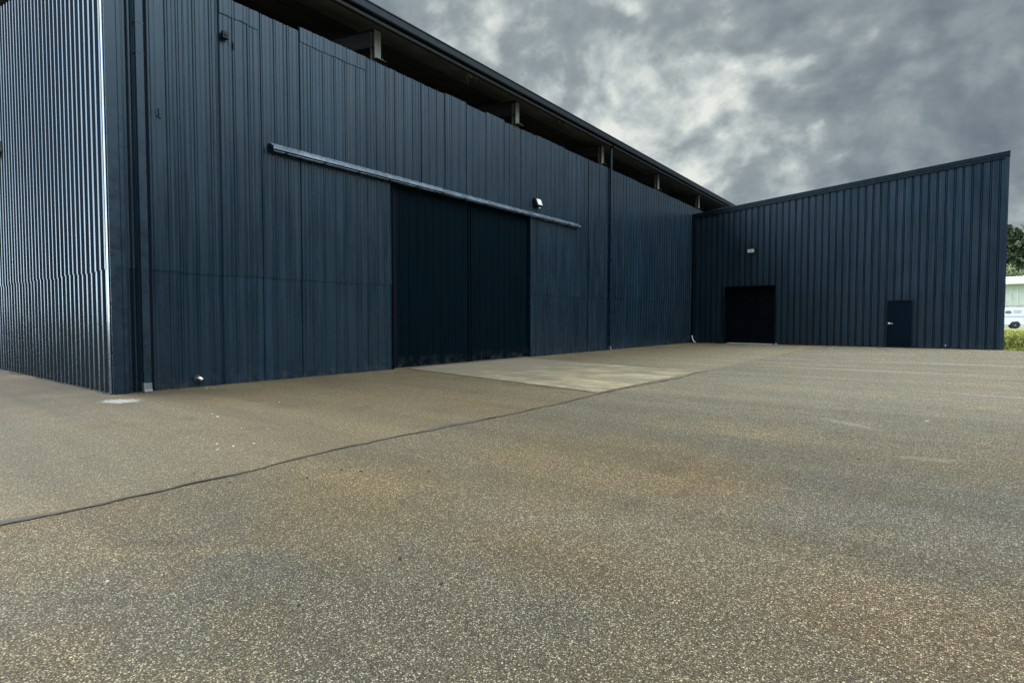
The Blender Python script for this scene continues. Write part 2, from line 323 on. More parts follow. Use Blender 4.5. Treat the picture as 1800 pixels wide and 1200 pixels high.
# ------------------------------------------------------------------ mesh helpers
class MB:
    def __init__(s): s.v = []; s.f = []
    def add(s, vs, fs):
        o = len(s.v); s.v += [tuple(v) for v in vs]; s.f += [tuple(i + o for i in f) for f in fs]; return s
    def box(s, a, b):
        x0, y0, z0 = a; x1, y1, z1 = b
        return s.add([(x0, y0, z0), (x1, y0, z0), (x1, y1, z0), (x0, y1, z0), (x0, y0, z1), (x1, y0, z1), (x1, y1, z1), (x0, y1, z1)],
                     [(0, 3, 2, 1), (4, 5, 6, 7), (0, 1, 5, 4), (1, 2, 6, 5), (2, 3, 7, 6), (3, 0, 4, 7)])
    def prism(s, poly, frame):
        """closed 2D polygon swept from frame(u,v,0) to frame(u,v,1)"""
        n = len(poly)
        vs = [frame(u, v, 0) for u, v in poly] + [frame(u, v, 1) for u, v in poly]
        fs = [(i, (i + 1) % n, n + (i + 1) % n, n + i) for i in range(n)] + [tuple(reversed(range(n))), tuple(range(n, 2 * n))]
        return s.add(vs, fs)
    def tube(s, pts, r, seg=10, caps=True):
        pts = [Vector(p) for p in pts]; rings = []
        for i, p in enumerate(pts):
            d = (pts[min(i + 1, len(pts) - 1)] - pts[max(i - 1, 0)]).normalized()
            a = d.orthogonal().normalized(); b = d.cross(a)
            rr = r[i] if isinstance(r, (list, tuple)) else r
            rings.append([p + rr * (math.cos(2 * math.pi * k / seg) * a + math.sin(2 * math.pi * k / seg) * b) for k in range(seg)])
        # keep rings aligned
        for i in range(1, len(rings)):
            best = min(range(seg), key=lambda q: (rings[i][q] - rings[i - 1][0] - (pts[i] - pts[i - 1])).length)
            rings[i] = rings[i][best:] + rings[i][:best]
        vs = [v for rg in rings for v in rg]
        fs = [(i * seg + k, i * seg + (k + 1) % seg, (i + 1) * seg + (k + 1) % seg, (i + 1) * seg + k) for i in range(len(rings) - 1) for k in range(seg)]
        if caps: fs += [tuple(reversed(range(seg))), tuple(range((len(rings) - 1) * seg, len(rings) * seg))]
        return s.add(vs, fs)
    def lathe(s, prof, c, axis='z', seg=20):
        """profile of (r, h) turned about an axis through c"""
        vs = []
        for r, h in prof:
            for k in range(seg):
                a = 2 * math.pi * k / seg; p = (r * math.cos(a), r * math.sin(a), h)
                if axis == 'y': p = (p[0], p[2], p[1])
                if axis == 'x': p = (p[2], p[0], p[1])
                vs.append((c[0] + p[0], c[1] + p[1], c[2] + p[2]))
        n = len(prof)
        fs = [(i * seg + k, i * seg + (k + 1) % seg, (i + 1) * seg + (k + 1) % seg, (i + 1) * seg + k) for i in range(n - 1) for k in range(seg)]
        fs += [tuple(reversed(range(seg))), tuple(range((n - 1) * seg, n * seg))]
        return s.add(vs, fs)
    def build(s, name, mat, parent=None, bevel=0.0, smooth=False, world=True, fixn=True):
        off = Vector((0, 0, 0))
        if parent is not None and world:
            p = parent
            while p is not None: off += p.location; p = p.parent
        me = bpy.data.meshes.new(name)
        me.from_pydata([tuple(Vector(v) - off) for v in s.v], [], s.f)
        if fixn:
            bm = bmesh.new(); bm.from_mesh(me); bmesh.ops.recalc_face_normals(bm, faces=bm.faces); bm.to_mesh(me); bm.free()
        me.materials.append(mat)
        if smooth:
            me.polygons.foreach_set('use_smooth', [True] * len(me.polygons))
        o = bpy.data.objects.new(name, me); COL.objects.link(o)
        if parent is not None: o.parent = parent
        if bevel:
            md = o.modifiers.new('bevel', 'BEVEL'); md.width = bevel; md.segments = 2; md.limit_method = 'ANGLE'; md.angle_limit = R(40)
        return o

def tag(o, label=None, cat=None, group=None, kind=None):
    if label: o['label'] = label
    if cat: o['category'] = cat
    if group: o['group'] = group
    if kind: o['kind'] = kind
    return o
def thing(name, loc, label, cat, group=None, rz=0.0):
    o = bpy.data.objects.new(name, None); COL.objects.link(o); o.location = loc; o.rotation_euler = (0, 0, rz)
    o.empty_display_size = 0.3
    return tag(o, label, cat, group)

# ------------------------------------------------------------------ ground
XW, Y0, Y1, WR = -11.42, 3.53, 31.9, 2.10      # front wall plane, near corner, wing wall plane, wing right edge
def flat(name, pts, z, mat, kind='structure'):
    return tag(MB().add([(x, y, z) for x, y in pts], [tuple(range(len(pts)))]).build(name, mat), kind=kind)
flat('ground', [(-1500, -1500), (1500, -1500), (1500, 1500), (-1500, 1500)], -0.012, M_earth)
JX = -4.72                                     # the long paving joint
def wob(y): return 0.15 * mnoise.noise(Vector((y * 0.45, 3.7, 0))) + 0.03 * mnoise.noise(Vector((y * 2.3, 9.1, 0)))
jy = [Y0 - 60 + 0.5 * i for i in range(0, 108)] + [-2.5 + 0.08 * i for i in range(0, 440)]
jy = sorted(set(round(v, 3) for v in jy if v < Y1 - 0.6))
edge = [(JX + wob(v), v) for v in jy]
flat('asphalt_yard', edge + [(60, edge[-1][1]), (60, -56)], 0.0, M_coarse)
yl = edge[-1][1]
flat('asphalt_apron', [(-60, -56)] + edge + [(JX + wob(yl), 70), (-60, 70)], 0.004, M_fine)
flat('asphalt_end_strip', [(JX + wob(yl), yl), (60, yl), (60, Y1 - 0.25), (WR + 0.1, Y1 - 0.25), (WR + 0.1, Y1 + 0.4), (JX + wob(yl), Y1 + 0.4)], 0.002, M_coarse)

# worn concrete slab in front of the sliding door, slightly skew, ragged edges
def rag(a, b, n, amp, seed):
    a, b = Vector(a), Vector(b); d = (b - a); nrm = Vector((-d.y, d.x)).normalized()
    return [tuple(a + d * (i / n) + nrm * amp * mnoise.noise(Vector((i * 0.9, seed, 0)))) for i in range(n)]
slab = rag((-11.30, 10.20), (-4.83, 8.86), 60, 0.03, 1.0) + rag((-4.83, 8.86), (-4.80, 14.17), 70, 0.07, 2.0) + rag((-4.80, 14.17), (-11.30, 15.42), 60, 0.03, 3.0) + [(-11.30, 15.42)]
flat('concrete_slab', slab, 0.010, M_conc)

# joint: dark sealed band with an open crack running in it
def strip(name, path, widths, z, mat):
    mb = MB(); vs = []; n = len(path)
    for i, (x, y) in enumerate(path):
        a = Vector(path[max(i - 1, 0)]); b = Vector(path[min(i + 1, n - 1)]); d = (b - a).normalized(); nr = Vector((d.y, -d.x))
        l, r = widths(i)
        vs += [(x - nr.x * l, y - nr.y * l, z), (x + nr.x * r, y + nr.y * r, z)]
    mb.add(vs, [(2 * i, 2 * i + 1, 2 * i + 3, 2 * i + 2) for i in range(n - 1)])
    return tag(mb.build(name, mat), kind='structure')
cpath = [(x + 0.03 * mnoise.noise(Vector((y * 5, 1, 0))) + 0.014 * mnoise.noise(Vector((y * 17, 5, 0))), y) for x, y in edge if -2.5 < y < 26]
def wn(i, s, f=1.0): return mnoise.noise(Vector((cpath[min(i, len(cpath) - 1)][1] * f, s, 0)))
seal = [p for p in cpath if p[1] < 9.0]
strip('joint_seal', seal, lambda i: (max(0.004, 0.035 + 0.17 * wn(i, 5, 0.9)) + 0.03 * abs(wn(i, 8, 5)), 0.012 + 0.012 * wn(i, 6, 4)), 0.0065, M_seal)
strip('joint_crack', [p for p in cpath if p[1] < 9.2], lambda i: (max(0.001, 0.002 + 0.018 * wn(i, 2, 2.2)), max(0.001, 0.002 + 0.016 * wn(i, 3, 2.2))), 0.0095, M_crack)
strip('slab_edge_crack', [(x + 0.10 * wn(i, 12, 1.0) * 0.3 + 0.03, y) for i, (x, y) in enumerate(cpath) if 8.9 < y < 14.6], lambda i: (max(0.002, 0.012 + 0.022 * wn(i + 140, 2, 2)), max(0.002, 0.010 + 0.022 * wn(i + 140, 3, 2))), 0.0125, M_crack)
def crackline(name, pts, wd, seed, z=0.013, mat=None):
    path = []
    for (a, b) in zip(pts[:-1], pts[1:]):
        a, b = Vector(a), Vector(b); n = max(4, int((b - a).length / 0.12))
        for i in range(n):
            p = a + (b - a) * (i / n); k = len(path)
            path.append((p.x + 0.05 * mnoise.noise(Vector((k * 0.4, seed, 0))), p.y + 0.05 * mnoise.noise(Vector((k * 0.4, seed, 5)))))
    strip(name, path, lambda i: (max(0.002, wd * (0.6 + 1.0 * mnoise.noise(Vector((i * 0.3, seed, 2))))), max(0.002, wd * (0.6 + 1.0 * mnoise.noise(Vector((i * 0.3, seed, 7)))))), z, mat or M_crack)
crackline('slab_side_crack', [(-11.2, 15.55), (-8.5, 15.0), (-4.8, 14.25)], 0.02, 3)
crackline('slab_side_crack', [(-11.2, 10.05), (-8.0, 9.4), (-4.85, 8.78)], 0.014, 4)
crackline('yard_crack', [(-4.6, 15.5), (-3.0, 17.2), (-1.2, 18.4)], 0.014, 11)

def lawn():
    mb = MB(); xs = [-10, 0, WR + 0.1, 6, 12, 20, 40, 90, 200]; ys = [31.6, 36, 42, 50, 60, 70, 78, 90, 110, 140, 200]
    def hz(y): return 0.012 + 0.38 * min(1, max(0, (y - 33) / 37)) ** 1.2
    vs = [(x, y, hz(y)) for y in ys for x in xs]; n = len(xs)
    fs = [(j * n + i, j * n + i + 1, (j + 1) * n + i + 1, (j + 1) * n + i) for j in range(len(ys) - 1) for i in range(n - 1) if not (ys[j] < 50 and xs[i] < WR)]
    return tag(mb.add(vs, fs).build('lawn', M_grass), kind='structure')
lawn()
def tufts():
    vs = []; fs = []
    for _ in range(5200):
        y = 31.7 + 34 * random.random() ** 2.0; x = WR + 0.15 + random.random() * (3 + 0.10 * (y - 31) + 4 * random.random())
        z = 0.012 + 0.38 * min(1, max(0, (y - 33) / 37)) ** 1.2
        hgt = random.uniform(0.04, 0.13); a = random.random() * 6.28; wd = 0.02 + 0.0008 * y
        dx_, dy_ = math.cos(a) * wd, math.sin(a) * wd; lx, ly = random.uniform(-.05, .05), random.uniform(-.05, .05)
        o = len(vs); vs += [(x - dx_, y - dy_, z - 0.01), (x + dx_, y + dy_, z - 0.01), (x + lx, y + ly, z + hgt)]; fs.append((o, o + 1, o + 2))
    mb = MB(); mb.v = vs; mb.f = fs
    return tag(mb.build('grass', M_grass, fixn=False), 'rough green grass growing beside the corner of the wing', 'grass', kind='stuff')
tufts()
flat('driveway', [(2, 71.2), (140, 71.2), (140, 73.6), (2, 73.6)], 0.43, M_drive)

M_dirtshade = rough_ground('wall_foot_dirt_shade', [(0.3, (0.030, 0.025, 0.018)), (0.55, (0.075, 0.062, 0.045)), (0.72, (0.20, 0.175, 0.13))], 5.0)  # dark dirt that also paints the contact shadow along the wall foot
def foot_dirt_shade(a, b, nx, ny, seed, wmax):
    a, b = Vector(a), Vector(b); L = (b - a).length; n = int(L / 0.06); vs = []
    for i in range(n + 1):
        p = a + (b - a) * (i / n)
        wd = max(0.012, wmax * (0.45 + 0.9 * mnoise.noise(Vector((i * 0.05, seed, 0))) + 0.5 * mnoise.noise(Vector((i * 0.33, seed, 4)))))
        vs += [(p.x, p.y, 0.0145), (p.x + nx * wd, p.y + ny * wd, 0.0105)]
    tag(MB().add(vs, [(2 * i, 2 * i + 1, 2 * i + 3, 2 * i + 2) for i in range(n)]).build('wall_foot_dirt_shade', M_dirtshade, fixn=False), kind='structure')
foot_dirt_shade((XW - 0.02, Y0), (XW - 0.02, 31.8), 1, 0, 3.0, 0.16)
foot_dirt_shade((XW + 0.2, Y1 - 0.0), (WR, Y1 - 0.0), 0, -1, 8.0, 0.24)
foot_dirt_shade((-40, Y0 - 0.0), (XW, Y0 - 0.0), 0, -1, 5.0, 0.18)

# ------------------------------------------------------------------ corrugated sheets
def rprofile(a, b, pitch, major, hgt, minor=0.0, start=None, jit=0.004, rev=False, round_=False):
    """list of (s, depth) across a ribbed sheet from a to b"""
    pts = [(a, 0.0)]; s = (a if start is None else start)
    while s < b + pitch:
        j = random.uniform(-jit, jit)
        if round_:
            seq = [(-major, 0), (-0.72 * major, 0.12 * hgt), (-0.45 * major, 0.55 * hgt), (-0.22 * major, 0.9 * hgt), (0, hgt), (0.22 * major, 0.9 * hgt), (0.45 * major, 0.55 * hgt), (0.72 * major, 0.12 * hgt), (major, 0)]
        else:
            fl = major * 0.5
            seq = [(-major, 0), (-major + fl, hgt), (major - fl, hgt), (major, 0)]
            if rev: seq = [(-0.045, 0), (-0.030, hgt), (-0.024, hgt), (-0.011, 0.004), (0.011, 0.004), (0.024, hgt), (0.030, hgt), (0.045, 0)]
            elif minor: seq = [(-major, 0), (-0.75 * major, 0.1 * hgt), (-0.4 * major, 0.8 * hgt), (-0.2 * major, hgt), (0.2 * major, hgt), (0.4 * major, 0.8 * hgt), (0.75 * major, 0.1 * hgt), (major, 0)]
            if minor:
                for k in (1, 2):
                    c = pitch * k / 3
                    mm = minor * random.uniform(0.3, 1.6); seq += [(c - 0.024, 0), (c - 0.013, 0.35 * mm), (c - 0.005, mm), (c + 0.005, mm), (c + 0.013, 0.35 * mm), (c + 0.024, 0)]
        sg = -1 if rev else 1
        pts += [(s + j + u, sg * d) for u, d in seq]
        s += pitch
    pts = [p for p in pts if a - 1e-6 <= p[0] <= b + 1e-6]
    pts.sort(key=lambda p: p[0])
    if pts[-1][0] < b - 1e-4: pts.append((b, 0.0))
    return pts

def with_cuts(prof, cuts):
    out = list(prof)
    for c in cuts:
        for i in range(len(out) - 1):
            if out[i][0] < c < out[i + 1][0]:
                t = (c - out[i][0]) / (out[i + 1][0] - out[i][0]); out.insert(i + 1, (c, out[i][1] + t * (out[i + 1][1] - out[i][1]))); break
    return out

def sheet(mb, prof, place, zlo, zhi, nz=1):
    """place(s, depth, z) -> point; zlo/zhi functions of s evaluated at the middle of a facet and at its ends"""
    for (s0, d0), (s1, d1) in zip(prof[:-1], prof[1:]):
        if s1 - s0 < 1e-5: continue
        m = (s0 + s1) / 2; lo, hi = zlo(m), zhi(m)
        if hi - lo < 1e-3: continue
        dl = zlo(s1 - 1e-5) - zlo(s0 + 1e-5) if False else 0
        h0, h1 = zhi(s0 + 1e-4), zhi(s1 - 1e-4)
        if abs(h0 - h1) > 0.2: h0 = h1 = hi
        vs = []; fs = []
        for k in range(nz + 1):
            f = k / nz
            vs += [place(s0, d0, lo + (h0 - lo) * f), place(s1, d1, lo + (h1 - lo) * f)]
        fs = [(2 * k, 2 * k + 1, 2 * k + 3, 2 * k + 2) for k in range(nz)]
        mb.add(vs, fs)

# ------------------------------------------------------------------ the main warehouse
LEN_END = 62.0
WH = thing('metal_warehouse', (XW, Y0, 0), 'long navy ribbed metal warehouse with an open gap under its eave', 'warehouse')
# front wall: sheets of about 0.92 m, each cut at a slightly different height
edges = [Y0 + 0.0, 4.62, 5.38, 6.25, 7.14, 8.05, 8.97] + [8.97 + 0.915 * k for k in range(1, 14)]
edges = [e for e in edges if e < 21.6] + [21.75] + [21.75 + 0.915 * k for k in range(1, 60) if 21.75 + 0.915 * k < LEN_END - 0.5] + [LEN_END]
jit = [random.uniform(-0.03, 0.03) for _ in edges]
def top_front(s):
    i = max(k for k, e in enumerate(edges) if e <= s + 1e-6) if s >= edges[0] else 0
    base = 7.74 + jit[i] * (0.5 if s > 21.7 else 1)
    if 5.38 <= s < 6.25: base = 7.66
    elif 6.25 <= s < 7.14: base = 7.66
    elif 7.14 <= s < 8.97: base = 7.75
    return base + 0.012 * mnoise.noise(Vector((s * 7.0, 3.3, 0))) * (1 if s < 21.7 else 0.4)
D0, D1, DH = 9.77, 15.90, 4.93
prof_a = []; random.seed(21)
ee = [e for e in edges if e < 21.7] + [21.75]
for e0, e1 in zip(ee[:-1], ee[1:]):
    pr = rprofile(e0 + 0.001, e1 - 0.001, 0.305, 0.046, random.uniform(0.021, 0.026), 0.008, start=e0 + 0.01 + random.uniform(-0.008, 0.008), jit=0.005)
    prof_a += [(e0, 0.0)] + pr[1:] if not prof_a else pr
prof_a.append((21.75, 0.0)); prof_a.sort(key=lambda q: q[0])
prof_b = rprofile(21.75, LEN_END, 0.305, 0.055, 0.030, 0.0, start=21.9)
for e in edges[1:]:
    if e < 21.7: prof_a = with_cuts(prof_a, [e - 0.004, e])
prof_a = with_cuts(prof_a, [D0, D1])
def pf(off=0.0):
    return lambda s, d, z: (XW + d + off + (0.003 if int(s / 0.915) % 2 else 0.0) * (1 if s < 21.7 else 0), s, z)
seamjit = [random.uniform(-0.03, 0.03) for _ in edges]
def seam(s):
    i = max(k for k, e in enumerate(edges) if e <= s + 1e-6) if s >= edges[0] else 0
    return 2.20 + seamjit[i]
mb = MB()
sheet(mb, prof_a, pf(0.018), lambda s: DH if D0 < s < D1 else seam(s), top_front, 3)
sheet(mb, prof_a, pf(0.0), lambda s: 99 if D0 < s < D1 else 0.015, lambda s: 0 if D0 < s < D1 else seam(s) + 0.05, 2)
sheet(mb, prof_b, pf(0.018), lambda s: 2.25, top_front, 3)
sheet(mb, prof_b, pf(0.0), lambda s: 0.015, lambda s: 2.30, 2)
front = mb.build('front_wall', M_front, WH, fixn=False, smooth=False)
# flat cover strips patched over the tops of some sheets
def patch(y0, y1, zl, mat=M_front):
    mb = MB(); pr = with_cuts([q for q in prof_a if y0 <= q[0] <= y1], [])
    pr = [(q, 0.55 * d + 0.012 + 0.006 * mnoise.noise(Vector((q * 3, 1, 2)))) for q, d in pr]
    f = lambda q: (q - y0) / (y1 - y0)
    sheet(mb, pr, pf(0.020), lambda q: zl(f(q)) + 0.03 * mnoise.noise(Vector((q * 4, 7, 2))), lambda q: top_front(q) + 0.004, 1)
    o = mb.build('patch_strip', mat, WH, fixn=False); md = o.modifiers.new('thick', 'SOLIDIFY'); md.thickness = 0.006; md.offset = 0
    return o
patch(5.40, 6.24, lambda f: 7.33 - 0.02 * f); patch(7.16, 8.95, lambda f: 7.44 - 0.02 * f)
# loose edges standing proud at a few sheet laps
for s, z0, z1 in ((5.38, 0.02, 7.2), (6.25, 2.3, 7.4), (7.14, 2.3, 7.6), (8.97, 2.3, 7.5), (8.05, 0.02, 2.15), (4.62, 0.02, 7.5), (12.63, 5.1, 7.6)):
    pass
# near-corner flashing, folded round both faces
mb = MB()
mb.prism([(0, 0.0), (0.0, -0.24), (0.050, -0.24), (0.050, -0.0)], lambda u, v, t: (XW + u, Y0 - 0.045 - v, 0.01 + t * 8.2))
mb.build('corner_trim', M_trim, WH, bevel=0.004)
mb = MB().box((XW - 0.075, Y0 - 0.062, 0.01), (XW + 0.004, Y0 - 0.040, 8.2))
mb.build('corner_trim', M_end, WH, bevel=0.006)

# end wall (faces the camera side at a grazing angle)
XE = -52.0
RPITCH = 0.167
def top_end(s): return 7.72 + RPITCH * min(abs(s - XW), abs(XE - s))
pe = rprofile(XE, XW - 0.07, 0.254, 0.085, 0.052, 0, start=XE + 0.06, jit=0.008, round_=True)
mb = MB()
sheet(mb, pe, lambda s, d, z: (s, Y0 - d - 0.012, z), lambda s: 2.17 + 0.02 * math.sin(s * 3.1), top_end, 2)
sheet(mb, pe, lambda s, d, z: (s, Y0 - d, z), lambda s: 0.015, lambda s: 2.25, 2)
mb.build('end_wall', M_end, WH, smooth=True, fixn=False)
# rear and far walls, unseen but they close the building
mb = MB(); sheet(mb, rprofile(Y0, LEN_END, 0.305, 0.05, 0.03), lambda s, d, z: (XE - d, s, z), lambda s: 0.015, lambda s: 8.3)
mb.build('rear_wall', M_front, WH, fixn=False)
mb = MB(); sheet(mb, rprofile(XE, XW, 0.305, 0.05, 0.03), lambda s, d, z: (s, LEN_END + d, z), lambda s: 0.015, lambda s: top_end(s) + 0.6)
mb.build('far_wall', M_end, WH, fixn=False)
# roof: steel sheet over vinyl-faced lining, ridge in the middle
EX, EZ = XW + 0.22, 8.83                     # eave line under the sheet
XR = (XW + XE) / 2; ZR = EZ + RPITCH * (EX - XR)
mb = MB()
def roofslab(z0, z1):
    m = MB()
    for sx in (0, 1):
        xa, xb = (EX, XR) if sx == 0 else (XE - 0.22, XR)
        m.add([(xa, Y0 - 0.5, EZ + z0), (xa, LEN_END + .4, EZ + z0), (xb, LEN_END + .4, ZR + z0), (xb, Y0 - 0.5, ZR + z0),
               (xa, Y0 - 0.5, EZ + z1), (xa, LEN_END + .4, EZ + z1), (xb, LEN_END + .4, ZR + z1), (xb, Y0 - 0.5, ZR + z1)],
              [(0, 1, 2, 3), (4, 7, 6, 5), (0, 4, 5, 1), (1, 5, 6, 2), (2, 6, 7, 3), (3, 7, 4, 0)])
    return m
roofslab(0.10, 0.14).build('roof', M_roof, WH)
# lining sags between purlins
mb = MB(); xs = [EX - 0.02 - 0.25 * k for k in range(0, 60)]; ys = [Y0 - 0.3 + 0.5 * k for k in range(int((LEN_END - Y0) / 0.5) + 1)]
vs = [(x, y, EZ + 0.05 + RPITCH * (EX - x) - 0.05 * abs(math.sin((EX - x) / 1.5 * math.pi)) - 0.02 * (1 + mnoise.noise(Vector((x * 0.8, y * 0.8, 0))))) for y in ys for x in xs]
n = len(xs)
mb.add(vs, [(j * n + i, j * n + i + 1, (j + 1) * n + i + 1, (j + 1) * n + i) for j in range(len(ys) - 1) for i in range(n - 1)])
mb.build('roof_lining', M_vinyl, WH, smooth=True, fixn=False)
# gutter and roof edge: three visible lines
gp = [(0, 0.0), (0.15, 0.0), (0.165, 0.03), (0.165, 0.19), (0.185, 0.20), (0.185, 0.225), (0.150, 0.225), (0.150, 0.02), (0.0, 0.02)]
MB().prism(gp, lambda u, v, t: (XW + 0.20 + u, Y0 - 0.6 + t * (LEN_END - Y0 + 1), 8.70 + v)).build('gutter', M_gutter, WH)
MB().prism([(0, 0), (0.02, 0), (0.02, 0.10), (0, 0.10)], lambda u, v, t: (XW + 0.205 + u, Y0 - 0.6 + t * (LEN_END - Y0 + 1), 8.925 + v)).build('roof_edge', M_edge, WH)
MB().prism([(0, 0), (0.10, 0), (0.10, 0.16), (0.085, 0.16), (0.085, 0.015), (0, 0.015)], lambda u, v, t: (XW + 0.05 + u, Y0 + t * (LEN_END - Y0), 8.66 + v)).build('eave_strut', M_steeldark, WH)
# portal frames: column, rafter, base clip; purlins
frames = [3.75, 9.50, 15.45, 21.50, 27.42, 33.45, 39.4, 45.3, 51.2, 57.0]
for y in frames:
    cx = XW - 0.17
    c = MB()
    c.box((cx - 0.02, y - 0.10, 0.02), (cx, y + 0.10, 8.66)); c.box((cx - 0.17, y - 0.10, 0.02), (cx - 0.15, y + 0.10, 8.66)); c.box((cx - 0.15, y - 0.006, 0.02), (cx - 0.02, y + 0.006, 8.66))
    co = c.build('column', M_steelgrey, WH)
    k = MB(); k.box((cx + 0.002, y - 0.15, 7.90), (cx + 0.13, y + 0.17, 7.915)); k.box((cx + 0.002, y - 0.10, 7.78), (cx + 0.014, y + 0.10, 7.90)); k.box((cx + 0.06, y + 0.05, 7.915), (cx + 0.10, y + 0.09, 7.97))
    k.build('clip', M_steeldark, co)
    r = MB()
    def rz(x): return EZ + RPITCH * (EX - x) - 0.30
    x0, x1 = cx - 0.02, XR
    for z0, z1, wd in ((-0.02, 0.0, 0.09), (-0.46, -0.44, 0.09), (-0.44, -0.02, 0.005)):
        r.add([(x0, y - wd, rz(x0) + z0 + 0.1), (x0, y + wd, rz(x0) + z0 + 0.1), (x1, y + wd, rz(x1) + z0 + 0.1), (x1, y - wd, rz(x1) + z0 + 0.1),
               (x0, y - wd, rz(x0) + z1 + 0.1), (x0, y + wd, rz(x0) + z1 + 0.1), (x1, y + wd, rz(x1) + z1 + 0.1), (x1, y - wd, rz(x1) + z1 + 0.1)],
              [(0, 3, 2, 1), (4, 5, 6, 7), (0, 1, 5, 4), (1, 2, 6, 5), (2, 3, 7, 6), (3, 0, 4, 7)])
    r.build('rafter', M_steeldark, WH)
for k in range(1, 9):
    x = EX - 1.5 * k; z = EZ + RPITCH * (EX - x) - 0.2
    MB().box((x - 0.03, Y0 + 0.2, z), (x + 0.03, LEN_END - 0.2, z + 0.19)).build('purlin', M_steeldark, WH)
# torn bits of lining hanging in the gap
for y, x, s in ((13.2, -11.7, 1.0), (13.55, -11.75, 0.8), (18.4, -11.8, 0.9), (18.8, -11.75, 0.6), (28.6, -11.75, 1.0), (30.3, -11.7, 0.9), (31.2, -11.72, 0.6)):
    z = EZ + RPITCH * (EX - x) - 0.02; mb = MB(); vs = []
    for k in range(9):
        f = k / 8; a = s * 0.16
        vs += [(x + 0.05 * math.sin(f * 5), y - a + 2 * a * f, z), (x + 0.12 * mnoise.noise(Vector((k, y, 1))), y - a + 2 * a * f + 0.04 * mnoise.noise(Vector((k, y, 4))), z - s * (0.06 + 0.20 * abs(mnoise.noise(Vector((k * 0.9, y * 3, 0))))))]
    mb.add(vs, [(2 * k, 2 * k + 2, 2 * k + 3, 2 * k + 1) for k in range(8)])
    o = mb.build('torn_lining', M_vinyl, WH, fixn=False); md = o.modifiers.new('thick', 'SOLIDIFY'); md.thickness = 0.008
for y, x in ((12.92, -11.62), (29.6, -11.65)):
    z = EZ + RPITCH * (EX - x)
    MB().tube([(x, y, z), (x + 0.02, y + 0.03, z - 0.12), (x, y + 0.01, z - 0.25), (x + 0.02, y + 0.04, z - 0.40)], [0.006, 0.012, 0.01, 0.016], 6).build('hanging_wire', M_vinyl, WH)

# downspouts
def downspout(y, w_, dpt, near):
    o = MB()
    x0 = XW + (0.050 if near else 0.055)
    o.box((x0, y - w_ / 2, 0.16), (x0 + dpt, y + w_ / 2, 8.60))
    o.add([(x0, y - w_ / 2, 8.60), (x0 + dpt, y - w_ / 2, 8.60), (x0 + dpt, y + w_ / 2, 8.60), (x0, y + w_ / 2, 8.60),
           (x0 + 0.16, y - w_ / 2, 8.72), (x0 + dpt + 0.16, y - w_ / 2, 8.72), (x0 + dpt + 0.16, y + w_ / 2, 8.72), (x0 + 0.16, y + w_ / 2, 8.72)],
          [(0, 1, 5, 4), (1, 2, 6, 5), (2, 3, 7, 6), (3, 0, 4, 7)])
    d = o.build('downspout', M_trim, WH, bevel=0.006)
    f = MB()
    f.prism([(0, 0.17), (dpt, 0.17), (dpt + 0.01, 0.06), (dpt + 0.05, 0.012), (dpt + 0.04, 0.002), (0, 0.0)], lambda u, v, t: (x0 + u, y - w_ / 2 - 0.004 + t * (w_ + 0.008), v + 0.006))
    f.build('shoe', M_shoe, d, bevel=0.004)
    for z in ((0.42, 5.98, 6.5) if near else (0.3, 3.2, 6.0)):
        s = MB(); s.box((x0 - 0.02, y - w_ / 2 - 0.006, z), (x0 + dpt + 0.004, y + w_ / 2 + 0.006, z + 0.022)); s.build('strap', M_trim, d)
    return d
downspout(3.985, 0.125, 0.09, True)
d2 = downspout(21.74, 0.10, 0.08, False)
# black strips stand in for the shadow on each side of the near downspout
for ya, yb in ((3.80, 3.835), (4.085, 4.125)):
    MB().box((XW + 0.024, ya, 0.02), (XW + 0.030, yb, 8.2)).build('shadow_strip', M_black, WH)
for ya, yb in ((3.66, 3.685), ):
    MB().box((XW + 0.0, ya, 0.02), (XW + 0.066, yb, 8.2)).build('trim_rib', M_trim, WH)

# sliding door: two leaves hung behind the face of the wall
jam = MB(); jam.box((XW - 0.14, D0 - 0.02, 0.01), (XW + 0.055, D0 + 0.0, DH)); jam.box((XW - 0.13, D0 + 0.002, 0.01), (XW - 0.02, D0 + 0.17, DH)); jam.build('door_jamb', M_black, WH)  # near jamb's black box paints in the shadowed gap beside the leaf
jam = MB(); jam.box((XW - 0.16, D1 + 0.0, 0.01), (XW + 0.058, D1 + 0.035, DH)); jam.build('door_jamb', M_trim, WH)
for (a, b) in ((D0 + 0.17, 12.82), (12.89, D1 - 0.01)):
    xd = XW - 0.035
    lm = MB(); sheet(lm, with_cuts(rprofile(a + 0.04, b - 0.04, 0.305, 0.03, 0.014, 0.004, start=a + 0.15), []), lambda s, d, z: (xd + d - 0.012, s, z), lambda s: 0.05, lambda s: DH - 0.05, 2)
    leaf = lm.build('sliding_leaf', M_door, WH, fixn=False)
    fr = MB()
    fr.box((xd - 0.05, a, 0.03), (xd + 0.016, a + 0.045, DH - 0.02)); fr.box((xd - 0.05, b - 0.045, 0.03), (xd + 0.016, b, DH - 0.02))
    fr.box((xd - 0.05, a + 0.046, DH - 0.07), (xd + 0.018, b - 0.046, DH - 0.02)); fr.box((xd - 0.05, a + 0.046, 0.03), (xd + 0.014, b - 0.046, 0.075))
    fr.build('leaf_frame', M_door, leaf, bevel=0.004)
    MB().box((xd + 0.02, a + 0.03, DH - 0.055), (xd + 0.034, b - 0.03, DH - 0.04)).build('drip_edge', M_track, leaf)
MB().box((XW - 0.12, 12.82, 0.03), (XW - 0.045, 12.89, DH - 0.03)).build('meeting_post', M_door, WH)
MB().box((XW - 0.5, D0, 0.0125), (XW + 0.02, D1, 0.022)).build('door_sill', M_conc, WH)
